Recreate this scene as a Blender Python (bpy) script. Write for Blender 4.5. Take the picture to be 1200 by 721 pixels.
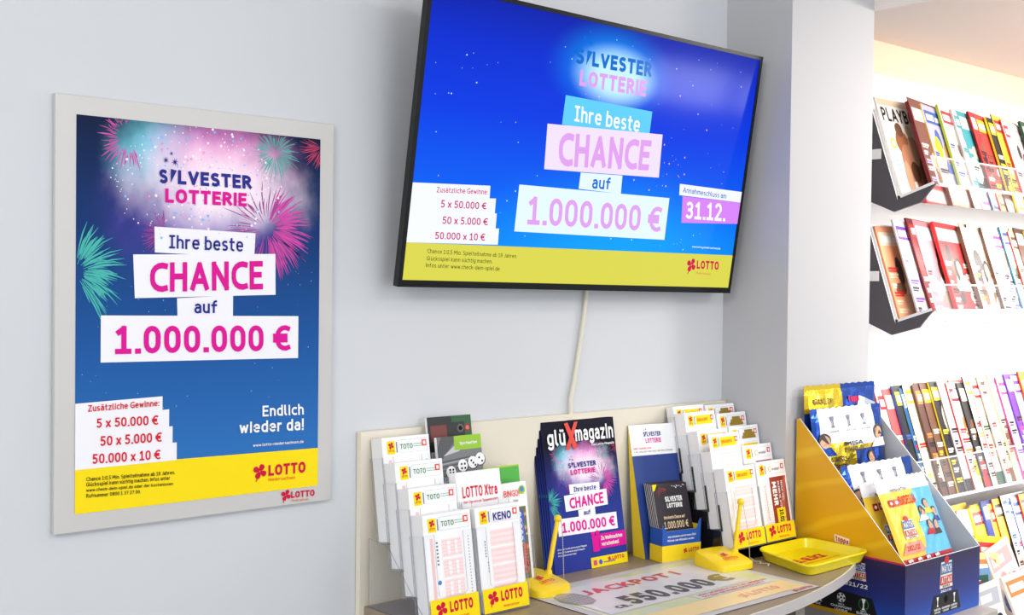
import bpy, math, random
from mathutils import Vector, Matrix
for o in list(bpy.data.objects): bpy.data.objects.remove(o, do_unlink=True)
SC = bpy.context.scene
COL = SC.collection
V = Vector
# ------------------------------------------------------------------ camera, light, exposure
cd = bpy.data.cameras.new('camera'); cam = bpy.data.objects.new('camera', cd); COL.objects.link(cam)
cd.sensor_width = 36.0; cd.lens = 41.814; cd.clip_start = 0.05; cd.clip_end = 60
YAW, PITCH, ROLL = math.radians(41.1868), math.radians(-1.10992), math.radians(0.67096)
fw = V((math.sin(YAW)*math.cos(PITCH), math.cos(YAW)*math.cos(PITCH), math.sin(PITCH)))
r0 = V((math.cos(YAW), -math.sin(YAW), 0)); u0 = r0.cross(fw)
rt = r0*math.cos(ROLL)+u0*math.sin(ROLL); up = u0*math.cos(ROLL)-r0*math.sin(ROLL)
M = Matrix((rt, up, -fw)).transposed().to_4x4(); M.translation = V((-0.6739, -1.7651, 1.6248))
cam.matrix_world = M; SC.camera = cam
vs = SC.view_settings
vs.view_transform = 'Standard'; vs.look = 'None'; vs.gamma = 1.0; vs.use_curve_mapping = False; vs.exposure = 0.11
SC.cycles.use_denoising = True
SC.cycles.max_bounces = 8; SC.cycles.transparent_max_bounces = 40
SC.cycles.sample_clamp_indirect = 6.0
wd = bpy.data.worlds.new('daylight'); SC.world = wd; wd.use_nodes = True
bg = wd.node_tree.nodes['Background']; bg.inputs[0].default_value = (0.86, 0.93, 1.0, 1); bg.inputs[1].default_value = 0.86
def area(name, loc, aim, sx, sy, power, col=(1, 1, 1)):
    l = bpy.data.lights.new(name, 'AREA'); l.shape = 'RECTANGLE'; l.size = sx; l.size_y = sy; l.energy = power; l.color = col
    o = bpy.data.objects.new(name, l); COL.objects.link(o); o.location = loc
    o.rotation_euler = (V(aim)-V(loc)).to_track_quat('-Z', 'Y').to_euler(); return o
area('ceiling_lamp_and_fill', (1.5, -2.4, 2.68), (1.3, -1.9, 0), 2.2, 0.5, 24, (1, 0.985, 0.96))
area('ceiling_lamp_and_fill', (-2.0, -1.9, 2.6), (0.6, -0.4, 1.2), 1.2, 0.6, 30, (1, 0.985, 0.96))  # unseen fill from the left, added to brighten the slip pile sides
area('shelf_lamp_light', (2.75, -0.85, 2.25), (2.75, -0.1, 1.2), 1.7, 0.12, 14, (1, 0.93, 0.84))
area('rack_fill_light', (3.5, -1.9, 2.2), (2.75, -0.1, 1.45), 0.9, 0.4, 10, (1, 0.97, 0.93)).data.spread = math.radians(62)  # added narrow-spread fill that brightens the rack and spares the column
area('front_fill_light', (0.2, -4.8, 1.7), (0.9, -0.3, 1.3), 2.4, 1.8, 36, (0.92, 0.96, 1.0))  # unseen frontal fill, added behind the viewer and aimed at the counter
for z_ in (1.79, 1.485, 1.03):
    area('tier_fill_light', (2.75, -0.235, z_), (2.75, -0.02, z_-0.35), 1.5, 0.025, 2.0, (1, 0.96, 0.92))  # fill added under each tier to lift the grey bands below
# ------------------------------------------------------------------ materials
def lin(c):
    c = c/255.0
    return c/12.92 if c <= 0.04045 else ((c+0.055)/1.055)**2.4
def rgb(h): return (lin(h[0]), lin(h[1]), lin(h[2]), 1)
MATS = {}
def mat(name, col, rough=0.5, metal=0.0, spec=0.5, coat=0.0, emit=0.0, noise=0.0, nscale=40.0, bump=0.0):
    if name in MATS: return MATS[name]
    m = bpy.data.materials.new(name); m.use_nodes = True
    nt = m.node_tree; b = nt.nodes['Principled BSDF']
    c = rgb(col)
    b.inputs['Base Color'].default_value = c; b.inputs['Roughness'].default_value = rough
    b.inputs['Metallic'].default_value = metal; b.inputs['Specular IOR Level'].default_value = spec
    if coat: b.inputs['Coat Weight'].default_value = coat; b.inputs['Coat Roughness'].default_value = 0.08
    if emit:
        b.inputs['Base Color'].default_value = (0, 0, 0, 1)
        b.inputs['Emission Color'].default_value = c; b.inputs['Emission Strength'].default_value = emit
    if noise or bump:
        tc = nt.nodes.new('ShaderNodeTexCoord'); nz = nt.nodes.new('ShaderNodeTexNoise')
        nz.inputs['Scale'].default_value = nscale; nz.inputs['Detail'].default_value = 4
        nt.links.new(tc.outputs['Object'], nz.inputs['Vector'])
        if noise:
            mx = nt.nodes.new('ShaderNodeMix'); mx.data_type = 'RGBA'
            mx.inputs['A'].default_value = tuple(x*(1-noise) for x in c[:3])+(1,); mx.inputs['B'].default_value = tuple(min(1, x*(1+noise)) for x in c[:3])+(1,)
            nt.links.new(nz.outputs['Fac'], mx.inputs['Factor']); nt.links.new(mx.outputs['Result'], b.inputs['Base Color'])
        if bump:
            bp = nt.nodes.new('ShaderNodeBump'); bp.inputs['Strength'].default_value = bump; bp.inputs['Distance'].default_value = 0.002
            nt.links.new(nz.outputs['Fac'], bp.inputs['Height']); nt.links.new(bp.outputs['Normal'], b.inputs['Normal'])
    MATS[name] = m; return m
def clear(name, tint, opacity, rough=0.05, gloss=0.08):
    m = bpy.data.materials.new(name); m.use_nodes = True; nt = m.node_tree; nt.nodes.clear()
    out = nt.nodes.new('ShaderNodeOutputMaterial'); tr = nt.nodes.new('ShaderNodeBsdfTransparent')
    pr = nt.nodes.new('ShaderNodeBsdfPrincipled'); mx = nt.nodes.new('ShaderNodeMixShader')
    pr.inputs['Base Color'].default_value = rgb(tint); pr.inputs['Roughness'].default_value = rough
    tr.inputs['Color'].default_value = (0.99, 0.992, 0.995, 1)
    mx.inputs[0].default_value = opacity
    nt.links.new(tr.outputs[0], mx.inputs[1]); nt.links.new(pr.outputs[0], mx.inputs[2])
    nt.links.new(mx.outputs[0], out.inputs[0]); MATS[name] = m; return m
C_ = dict(white=(246, 246, 248), navy=(44, 46, 140), magenta=(222, 18, 150), red=(214, 32, 52), crimson=(206, 18, 60), yellow=(252, 222, 20),
          orange=(232, 110, 40), black=(22, 22, 24), teal=(60, 205, 180), pink=(226, 60, 150), hotred=(225, 45, 90), green=(40, 130, 70), pinkline=(250, 196, 196),
          palepink=(253, 226, 226), violet=(74, 54, 140), ltgrey=(206, 206, 206), grey=(120, 120, 124), cyan=(70, 190, 240), lime=(166, 205, 50), gold=(228, 190, 40))
def ink(k, rough=0.55):
    return mat('ink_'+k, C_[k], rough, 0, 0.15)
# ------------------------------------------------------------------ mesh builder
class F:                                    # a flat frame: origin, right, up; normal points at the reader
    def __init__(s, O, ex, ey):
        s.O = V(O); s.ex = V(ex); s.ey = V(ey); s.n = s.ex.cross(s.ey).normalized()
    def p(s, u, v, k=0.0): return s.O+s.ex*u+s.ey*v+s.n*k
    def sub(s, u, v, k=0.0): return F(s.p(u, v, k), s.ex, s.ey)
EPS = 0.00035
class B:
    def __init__(s): s.v = []; s.f = []; s.m = []; s.uv = []; s.mats = []
    def mi(s, m):
        if m not in s.mats: s.mats.append(m)
        return s.mats.index(m)
    def poly(s, pts, m, uv=None):
        i = len(s.v); s.v += [tuple(p) for p in pts]; s.f.append(list(range(i, i+len(pts)))); s.m.append(s.mi(m))
        s.uv.append(uv if uv else [(0, 0)]*len(pts))
    def mesh(s, vs, fs, m):
        i = len(s.v); s.v += [tuple(p) for p in vs]; k = s.mi(m)
        for f in fs: s.f.append([i+a for a in f]); s.m.append(k); s.uv.append([(0, 0)]*len(f))
    def obox(s, O, a, b, c, m, ms=None):    # box from corner O and three edge vectors; ms overrides per face (-a,+a,-b,+b,-c,+c)
        O = V(O); a = V(a); b = V(b); c = V(c)
        if a.cross(b).dot(c) < 0:
            O = O+a; a = -a
            ms = {({0: 1, 1: 0}.get(k, k)): v for k, v in (ms or {}).items()}
        P = [O, O+a, O+a+b, O+b, O+c, O+a+c, O+a+b+c, O+b+c]
        fs = [(0, 4, 7, 3), (1, 2, 6, 5), (0, 1, 5, 4), (3, 7, 6, 2), (0, 3, 2, 1), (4, 5, 6, 7)]
        for k, f in enumerate(fs): s.poly([P[j] for j in f], (ms or {}).get(k, m))
    def box(s, lo, hi, m, ms=None): s.obox(lo, (hi[0]-lo[0], 0, 0), (0, hi[1]-lo[1], 0), (0, 0, hi[2]-lo[2]), m, ms)
    def rbox(s, lo, hi, m, r=0.004, seg=3):   # box with rounded edges
        import bmesh
        bm = bmesh.new(); bmesh.ops.create_cube(bm, size=1)
        for v in bm.verts: v.co = V([(lo[i]+hi[i])/2+v.co[i]*(hi[i]-lo[i]) for i in range(3)])
        bmesh.ops.bevel(bm, geom=bm.edges[:], offset=r, segments=seg, affect='EDGES', profile=0.5)
        bm.verts.index_update(); s.mesh([v.co.copy() for v in bm.verts], [[v.index for v in f.verts] for f in bm.faces], m); bm.free()
    def prism(s, fr, pts, d, m, side=None, back=None):     # outline in a frame, thickened behind it by d
        a = [fr.p(x, y) for x, y in pts]; b = [fr.p(x, y, -d) for x, y in pts]; n = len(pts)
        ar = sum(pts[i][0]*pts[(i+1) % n][1]-pts[(i+1) % n][0]*pts[i][1] for i in range(n))
        if ar < 0: a.reverse(); b.reverse()
        s.poly(a, m); s.poly(b[::-1], back or m)
        for i in range(n):
            j = (i+1) % n; s.poly([a[i], b[i], b[j], a[j]], side or m)
    def tube(s, path, r, m, n=8, cap=True):
        path = [V(p) for p in path]; rings = []; ref = V((0.3, 0.5, 0.81))
        for i, p in enumerate(path):
            d = (path[min(i+1, len(path)-1)]-path[max(i-1, 0)]).normalized()
            x = d.cross(ref).normalized(); y = d.cross(x)
            rr = r[i] if isinstance(r, (list, tuple)) else r
            rings.append([p+(x*math.cos(2*math.pi*k/n)+y*math.sin(2*math.pi*k/n))*rr for k in range(n)])
        vs = [q for R in rings for q in R]; fs = []
        for i in range(len(path)-1):
            for k in range(n):
                k2 = (k+1) % n; fs.append((i*n+k, i*n+k2, (i+1)*n+k2, (i+1)*n+k))
        if cap: fs.append(tuple(range(n))[::-1]); fs.append(tuple((len(path)-1)*n+k for k in range(n)))
        s.mesh(vs, fs, m)
    def ball(s, c, r, m, n=12, k=8):
        c = V(c); s.tube([c+V((0, 0, -r*math.cos(math.pi*(i+0.02)/(k+0.04)))) for i in range(k+1)], [max(1e-5, r*math.sin(math.pi*(i+0.02)/(k+0.04))) for i in range(k+1)], m, n)
    # flat print
    def q2(s, fr, pts, m, k=1):
        if hasattr(fr, 'curved') and len(pts) == 4 and max(abs(pts[0][i]-pts[2][i]) for i in (0, 1)) > .008:      # follow a bulging surface
            (ax, ay), (bx, by), (cx, cy), (dx, dy) = pts; n = 6
            g = lambda u, v: ((ax*(1-u)+bx*u)*(1-v)+(dx*(1-u)+cx*u)*v, (ay*(1-u)+by*u)*(1-v)+(dy*(1-u)+cy*u)*v)
            for i in range(n):
                for j in range(n): s.flat(fr, [g(i/n, j/n), g((i+1)/n, j/n), g((i+1)/n, (j+1)/n), g(i/n, (j+1)/n)], m, k)
        else: s.flat(fr, pts, m, k)
    def flat(s, fr, pts, m, k=1): s.poly([fr.p(x, y, k*EPS) for x, y in (pts if sum(pts[i][0]*pts[(i+1) % len(pts)][1]-pts[(i+1) % len(pts)][0]*pts[i][1] for i in range(len(pts))) > 0 else pts[::-1])], m)
    def rect(s, fr, x0, y0, x1, y1, m, k=1): s.q2(fr, [(x0, y0), (x1, y0), (x1, y1), (x0, y1)], m, k)
    def disc(s, fr, x, y, r, m, k=1, n=10, ry=None):
        s.q2(fr, [(x+r*math.cos(2*math.pi*i/n), y+(ry or r)*math.sin(2*math.pi*i/n)) for i in range(n)], m, k)
    def text(s, fr, t, quad, m, w=0.16, k=2, lod=8):   # quad: top-left, top-right, bottom-right, bottom-left (cap height to baseline)
        W, qs = glyphs(t, w, lod)
        (ax, ay), (bx, by), (cx, cy), (dx, dy) = quad
        for lay, q in qs:
            pts = []
            for gx, gy in q:
                u = gx/W; v = gy
                x = (dx*(1-u)+cx*u)*(1-v)+(ax*(1-u)+bx*u)*v; y = (dy*(1-u)+cy*u)*(1-v)+(ay*(1-u)+by*u)*v
                pts.append((x, y))
            s.q2(fr, pts, m, k+lay*0.04)
    def line(s, fr, t, x0, y0, x1, y1, m, w=0.16, k=2, lod=5): s.text(fr, t, [(x0, y1), (x1, y1), (x1, y0), (x0, y0)], m, w, k, lod)
    def clover(s, fr, x, y, r, m, k=2):
        for a in (62, 152, 242, 332):
            a = math.radians(a); ca, sa = math.cos(a), math.sin(a)
            pts = []
            for i in range(12):
                t = 2*math.pi*i/12; ex = r*0.52+r*0.46*math.cos(t); ey = r*0.36*math.sin(t)*(1+0.35*math.cos(t))
                pts.append((x+ex*ca-ey*sa, y+ex*sa+ey*ca))
            s.q2(fr, pts, m, k+a*.03)
        s.q2(fr, [(x-r*0.05, y-r*0.1), (x+r*0.08, y-r*0.1), (x-r*0.45, y-r*1.25), (x-r*0.6, y-r*1.2)], m, k)
    def star(s, fr, x, y, r, m, k=2):
        for i in range(4):
            a = math.pi*i/4+0.2; ca, sa = math.cos(a), math.sin(a); h = r*0.12
            s.q2(fr, [(x-r*ca-h*sa*0.4, y-r*sa+h*ca*0.4), (x-h*sa*-1, y-h*ca), (x+r*ca, y+r*sa), (x-h*sa, y+h*ca)], m, k+i*.05)
    def build(s, name, parent=None, smooth=False, origin=None):
        me = bpy.data.meshes.new(name)
        o0 = V(ORG[parent.name]) if parent else V(origin or (0, 0, 0))
        me.from_pydata([V(v)-o0 for v in s.v], [], s.f)
        for m in s.mats: me.materials.append(m)
        me.polygons.foreach_set('material_index', s.m)
        uvl = me.uv_layers.new(name='UVMap')
        flat = []
        for u in s.uv:
            for a in u: flat += [a[0], a[1]]
        uvl.data.foreach_set('uv', flat)
        if smooth: me.polygons.foreach_set('use_smooth', [True]*len(me.polygons))
        me.update()
        o = bpy.data.objects.new(name, me); COL.objects.link(o)
        if parent: o.parent = parent
        else: o.location = o0
        ORG[o.name] = tuple(o0)
        if smooth:
            me.set_sharp_from_angle(angle=math.radians(40))
        return o
ORG = {}
def thing(name, label, cat, loc, group=None):
    o = bpy.data.objects.new(name, None); COL.objects.link(o); o.location = loc; o.empty_display_size = 0.02
    ORG[o.name] = tuple(loc); o['label'] = label; o['category'] = cat
    if group: o['group'] = group
    return o
def tag(o, label, cat, group=None):
    o['label'] = label; o['category'] = cat
    if group: o['group'] = group
    return o
def struct(o): o['kind'] = 'structure'; return o
# ------------------------------------------------------------------ stroke lettering
def ar(cx, cy, rx, ry, a0, a1): return ('a', cx, cy, rx, ry, a0, a1)
G = {
'A': (.62, [[(0, 0), (.31, 1)], [(.31, 1), (.62, 0)], [(.12, .3), (.5, .3)]]),
'B': (.5, [[(0, 0), (0, 1)], [(0, 1), ar(.24, .77, .22, .23, 90, -90), (0, .54)], [(0, .54), ar(.25, .27, .25, .27, 90, -90), (0, 0)]]),
'C': (.5, [[ar(.4, .6, .4, .4, 65, 180), ar(.4, .4, .4, .4, 180, 295)]]),
'D': (.54, [[(0, 0), (0, 1)], [(0, 1), ar(.16, .6, .38, .4, 90, 0), ar(.16, .4, .38, .4, 0, -90), (0, 0)]]),
'E': (.42, [[(0, 0), (0, 1)], [(0, 1), (.42, 1)], [(0, .52), (.37, .52)], [(0, 0), (.42, 0)]]),
'F': (.4, [[(0, 0), (0, 1)], [(0, 1), (.4, 1)], [(0, .5), (.35, .5)]]),
'G': (.54, [[ar(.4, .6, .4, .4, 65, 180), ar(.4, .4, .4, .4, 180, 290), (.54, .06)], [(.54, .04), (.54, .46)], [(.54, .46), (.34, .46)]]),
'H': (.54, [[(0, 0), (0, 1)], [(.54, 0), (.54, 1)], [(0, .52), (.54, .52)]]),
'I': (.0, [[(0, 0), (0, 1)]]),
'|': (.3, [[(.15, 0), (.15, 1)], [(0, 1), (.3, 1)], [(0, 0), (.3, 0)]]),
'J': (.34, [[(.34, 1), (.34, .25), ar(.1, .25, .24, .25, 0, -95)]]),
'K': (.52, [[(0, 0), (0, 1)], [(.5, 1), (.03, .48)], [(.16, .6), (.52, 0)]]),
'L': (.4, [[(0, 1), (0, 0)], [(0, 0), (.4, 0)]]),
'M': (.72, [[(0, 0), (.06, 1)], [(.06, 1), (.36, .3)], [(.36, .3), (.66, 1)], [(.66, 1), (.72, 0)]]),
'N': (.56, [[(0, 0), (0, 1)], [(0, 1), (.56, 0)], [(.56, 0), (.56, 1)]]),
'O': (.6, [[ar(.3, .6, .3, .4, 0, 180), ar(.3, .4, .3, .4, 180, 360), (.6, .6)]]),
'P': (.46, [[(0, 0), (0, 1)], [(0, 1), ar(.2, .73, .26, .27, 90, -90), (0, .46)]]),
'Q': (.6, [[ar(.3, .6, .3, .4, 0, 180), ar(.3, .4, .3, .4, 180, 360), (.6, .6)], [(.36, .2), (.62, -.06)]]),
'R': (.5, [[(0, 0), (0, 1)], [(0, 1), ar(.2, .75, .26, .25, 90, -90), (0, .5)], [(.22, .48), (.52, 0)]]),
'S': (.46, [[ar(.24, .76, .23, .24, 50, 250), ar(.22, .26, .24, .26, 70, -130)]]),
'T': (.52, [[(.26, 0), (.26, 1)], [(0, 1), (.52, 1)]]),
'U': (.54, [[(0, 1), (0, .3), ar(.27, .27, .27, .27, 180, 360), (.54, 1)]]),
'V': (.58, [[(0, 1), (.29, 0)], [(.29, 0), (.58, 1)]]),
'W': (.86, [[(0, 1), (.2, 0)], [(.2, 0), (.43, .85)], [(.43, .85), (.66, 0)], [(.66, 0), (.86, 1)]]),
'X': (.54, [[(0, 0), (.54, 1)], [(0, 1), (.54, 0)]]),
'Y': (.54, [[(0, 1), (.27, .45)], [(.54, 1), (.27, .45)], [(.27, .45), (.27, 0)]]),
'Z': (.48, [[(0, 1), (.48, 1)], [(.48, 1), (0, 0)], [(0, 0), (.48, 0)]]),
'a': (.4, [[ar(.2, .5, .2, .2, 140, 0), (.4, 0)], [(.4, .42), (.2, .42), ar(.18, .21, .18, .21, 90, 270), (.24, 0), (.4, .12)]]),
'b': (.42, [[(0, 0), (0, 1)], [ar(.2, .44, .22, .26, 170, 0), ar(.2, .26, .22, .26, 0, -170)]]),
'c': (.36, [[ar(.26, .42, .26, .28, 60, 180), ar(.26, .28, .26, .28, 180, 300)]]),
'd': (.42, [[(.42, 0), (.42, 1)], [ar(.22, .44, .22, .26, 10, 180), ar(.22, .26, .22, .26, 180, 350)]]),
'e': (.42, [[(.0, .36), (.42, .36), ar(.21, .46, .21, .24, 0, 180), ar(.23, .26, .23, .26, 180, 310)]]),
'f': (.34, [[(.12, 0), (.12, .75), ar(.3, .78, .18, .22, 180, 85)], [(0, .64), (.3, .64)]]),
'g': (.42, [[(.42, .7), (.42, -.06), ar(.2, -.06, .22, .2, 0, -150)], [ar(.21, .46, .21, .24, 0, 180), ar(.21, .3, .21, .24, 180, 360), (.42, .46)]]),
'h': (.4, [[(0, 0), (0, 1)], [(0, .4), ar(.2, .48, .2, .22, 180, 0), (.4, 0)]]),
'i': (.02, [[(.01, 0), (.01, .7)], [(.01, .92), (.01, .96)]]),
'j': (.14, [[(.14, .7), (.14, -.1), (0, -.25)], [(.14, .92), (.14, .96)]]),
'k': (.4, [[(0, 0), (0, 1)], [(.38, .7), (.02, .34)], [(.12, .42), (.4, 0)]]),
'l': (.12, [[(0, 1), (0, .14), (.12, 0)]]),
'm': (.66, [[(0, 0), (0, .7)], [(0, .42), ar(.165, .5, .165, .2, 180, 0), (.33, 0)], [(.33, .42), ar(.495, .5, .165, .2, 180, 0), (.66, 0)]]),
'n': (.4, [[(0, 0), (0, .7)], [(0, .4), ar(.2, .48, .2, .22, 180, 0), (.4, 0)]]),
'o': (.44, [[ar(.22, .42, .22, .28, 0, 180), ar(.22, .28, .22, .28, 180, 360), (.44, .42)]]),
'p': (.42, [[(0, -.28), (0, .7)], [ar(.2, .44, .22, .26, 170, 0), ar(.2, .26, .22, .26, 0, -170)]]),
'r': (.28, [[(0, 0), (0, .7)], [(0, .44), ar(.22, .46, .22, .24, 180, 80)]]),
's': (.34, [[ar(.18, .53, .17, .17, 50, 250), ar(.16, .18, .18, .18, 70, -130)]]),
't': (.3, [[(.1, .95), (.1, .16), ar(.26, .16, .16, .16, 180, 275)], [(0, .68), (.28, .68)]]),
'u': (.4, [[(0, .7), (0, .24), ar(.2, .22, .2, .22, 180, 360), (.4, .3)], [(.4, 0), (.4, .7)]]),
'v': (.42, [[(0, .7), (.21, 0)], [(.21, 0), (.42, .7)]]),
'w': (.62, [[(0, .7), (.15, 0)], [(.15, 0), (.31, .6)], [(.31, .6), (.47, 0)], [(.47, 0), (.62, .7)]]),
'x': (.4, [[(0, 0), (.4, .7)], [(0, .7), (.4, 0)]]),
'y': (.42, [[(0, .7), (.21, 0)], [(.42, .7), (.12, -.28)]]),
'z': (.36, [[(0, .7), (.36, .7)], [(.36, .7), (0, 0)], [(0, 0), (.36, 0)]]),
'0': (.44, [[ar(.22, .66, .22, .34, 0, 180), ar(.22, .34, .22, .34, 180, 360), (.44, .66)]]),
'1': (.4, [[(.02, .82), (.22, 1)], [(.22, 1), (.22, 0)], [(.0, 0), (.4, 0)]]),
'2': (.42, [[ar(.2, .72, .21, .28, 150, -20), (.0, .02)], [(0, 0), (.42, 0)]]),
'3': (.42, [[ar(.19, .76, .2, .24, 140, -80), (.12, .53)], [(.12, .53), ar(.18, .27, .23, .27, 80, -140)]]),
'4': (.46, [[(.34, 0), (.34, 1)], [(.34, 1), (0, .28)], [(0, .28), (.46, .28)]]),
'5': (.42, [[(.38, 1), (.06, 1)], [(.06, 1), (.04, .56)], [(.04, .56), ar(.18, .3, .23, .3, 80, -140)]]),
'6': (.44, [[(.36, 1), ar(.34, .35, .34, .5, 115, 180), ar(.22, .3, .22, .3, 180, 540)]]),
'7': (.42, [[(0, 1), (.42, 1)], [(.42, 1), (.14, 0)]]),
'8': (.44, [[ar(.22, .76, .19, .24, 0, 360)], [ar(.22, .27, .22, .27, 0, 360)]]),
'9': (.44, [[(.08, 0), ar(.1, .65, .34, .5, -65, 0), ar(.22, .7, .22, .3, 0, 360)]]),
'€': (.5, [[ar(.4, .6, .32, .4, 60, 180), ar(.4, .4, .32, .4, 180, 300)], [(-.02, .6), (.42, .6)], [(-.02, .4), (.42, .4)]]),
'.': (.03, [[(0, 0), (.03, 0)]]), ',': (.06, [[(.06, .02), (0, -.14)]]), ':': (.03, [[(0, .02), (.03, .02)], [(0, .6), (.03, .6)]]),
'!': (.02, [[(.01, .3), (.01, 1)], [(.01, 0), (.01, .01)]]), '-': (.24, [[(0, .36), (.24, .36)]]), '/': (.36, [[(0, 0), (.36, 1)]]), "'": (.02, [[(.01, .8), (.01, 1)]]),
' ': (.16, []), '?': (.42, [[ar(.2, .74, .21, .26, 150, -40), (.2, .3)], [(.2, 0), (.2, .02)]]), '+': (.36, [[(0, .4), (.36, .4)], [(.18, .2), (.18, .6)]]), '&': (.5, [[(.5, 0), (.06, .8)], [ar(.2, .8, .14, .2, 180, 0), (.0, .25), ar(.2, .22, .2, .22, 180, 360)]]), 'q': (.42, [[(.42, .7), (.42, -.28)], [ar(.21, .46, .21, .24, 0, 180), ar(.21, .24, .21, .24, 180, 360)]]),
}
for base, new in (('a', 'ä'), ('o', 'ö'), ('u', 'ü')):
    w, st = G[base]; G[new] = (w, st+[[(w*.22, .96), (w*.24, .98)], [(w*.76, .96), (w*.78, .98)]])
w, st = G['U']; G['Ü'] = (w, st+[[(w*.22, 1.2), (w*.24, 1.2)], [(w*.76, 1.2), (w*.78, 1.2)]])
GC = {}
def glyphs(t, w, lod=8):
    key = (t, w, lod)
    if key in GC: return GC[key]
    h = w/2; out = []; X = 0.0; SI = 0
    for ch in t:
        gw, strokes = G[ch]
        for st in strokes:
            pts = []
            for e in st:
                if e[0] == 'a':
                    _, cx, cy, rx, ry, a0, a1 = e
                    n = max(2, int(lod*abs(a1-a0)/180.0+0.5))
                    for i in range(n+1):
                        a = math.radians(a0+(a1-a0)*i/n); pts.append((cx+rx*math.cos(a), cy+ry*math.sin(a)))
                else: pts.append(e)
            P = []
            for x, y in pts:
                q = V((X+h+x, h+y*(1-w)))
                if not P or (q-P[-1]).length > 1e-4: P.append(q)
            if len(P) < 2: continue
            closed = (P[0]-P[-1]).length < 0.02 and len(P) > 4
            if not closed:
                d0 = (P[0]-P[1]).normalized(); d1 = (P[-1]-P[-2]).normalized()
                k = h if len(P) == 2 and (abs(d0.x) < .05 or abs(d0.y) < .05) else h*0.75
                P[0] = P[0]+d0*k; P[-1] = P[-1]+d1*k
            n = len(P); L = []; R = []
            for i in range(n):
                a = P[i-1] if i > 0 else (P[-2] if closed else None); b = P[i+1] if i < n-1 else (P[1] if closed else None)
                da = (P[i]-a).normalized() if a is not None else None; db = (b-P[i]).normalized() if b is not None else None
                if da is None: da = db
                if db is None: db = da
                na = V((-da.y, da.x)); nb = V((-db.y, db.x)); m = na+nb
                m = m.normalized() if m.length > 1e-6 else na
                s = h/max(0.45, m.dot(na)); L.append(P[i]+m*s); R.append(P[i]-m*s)
            SI += 1
            for i in range(n-1): out.append((SI % 7, [tuple(R[i]), tuple(R[i+1]), tuple(L[i+1]), tuple(L[i])]))
        X += gw+w+(0.13 if ch not in '.,:' else 0.1) if ch != ' ' else 0.3
    GC[key] = (max(X-0.13, 0.01), out); return GC[key]
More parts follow.
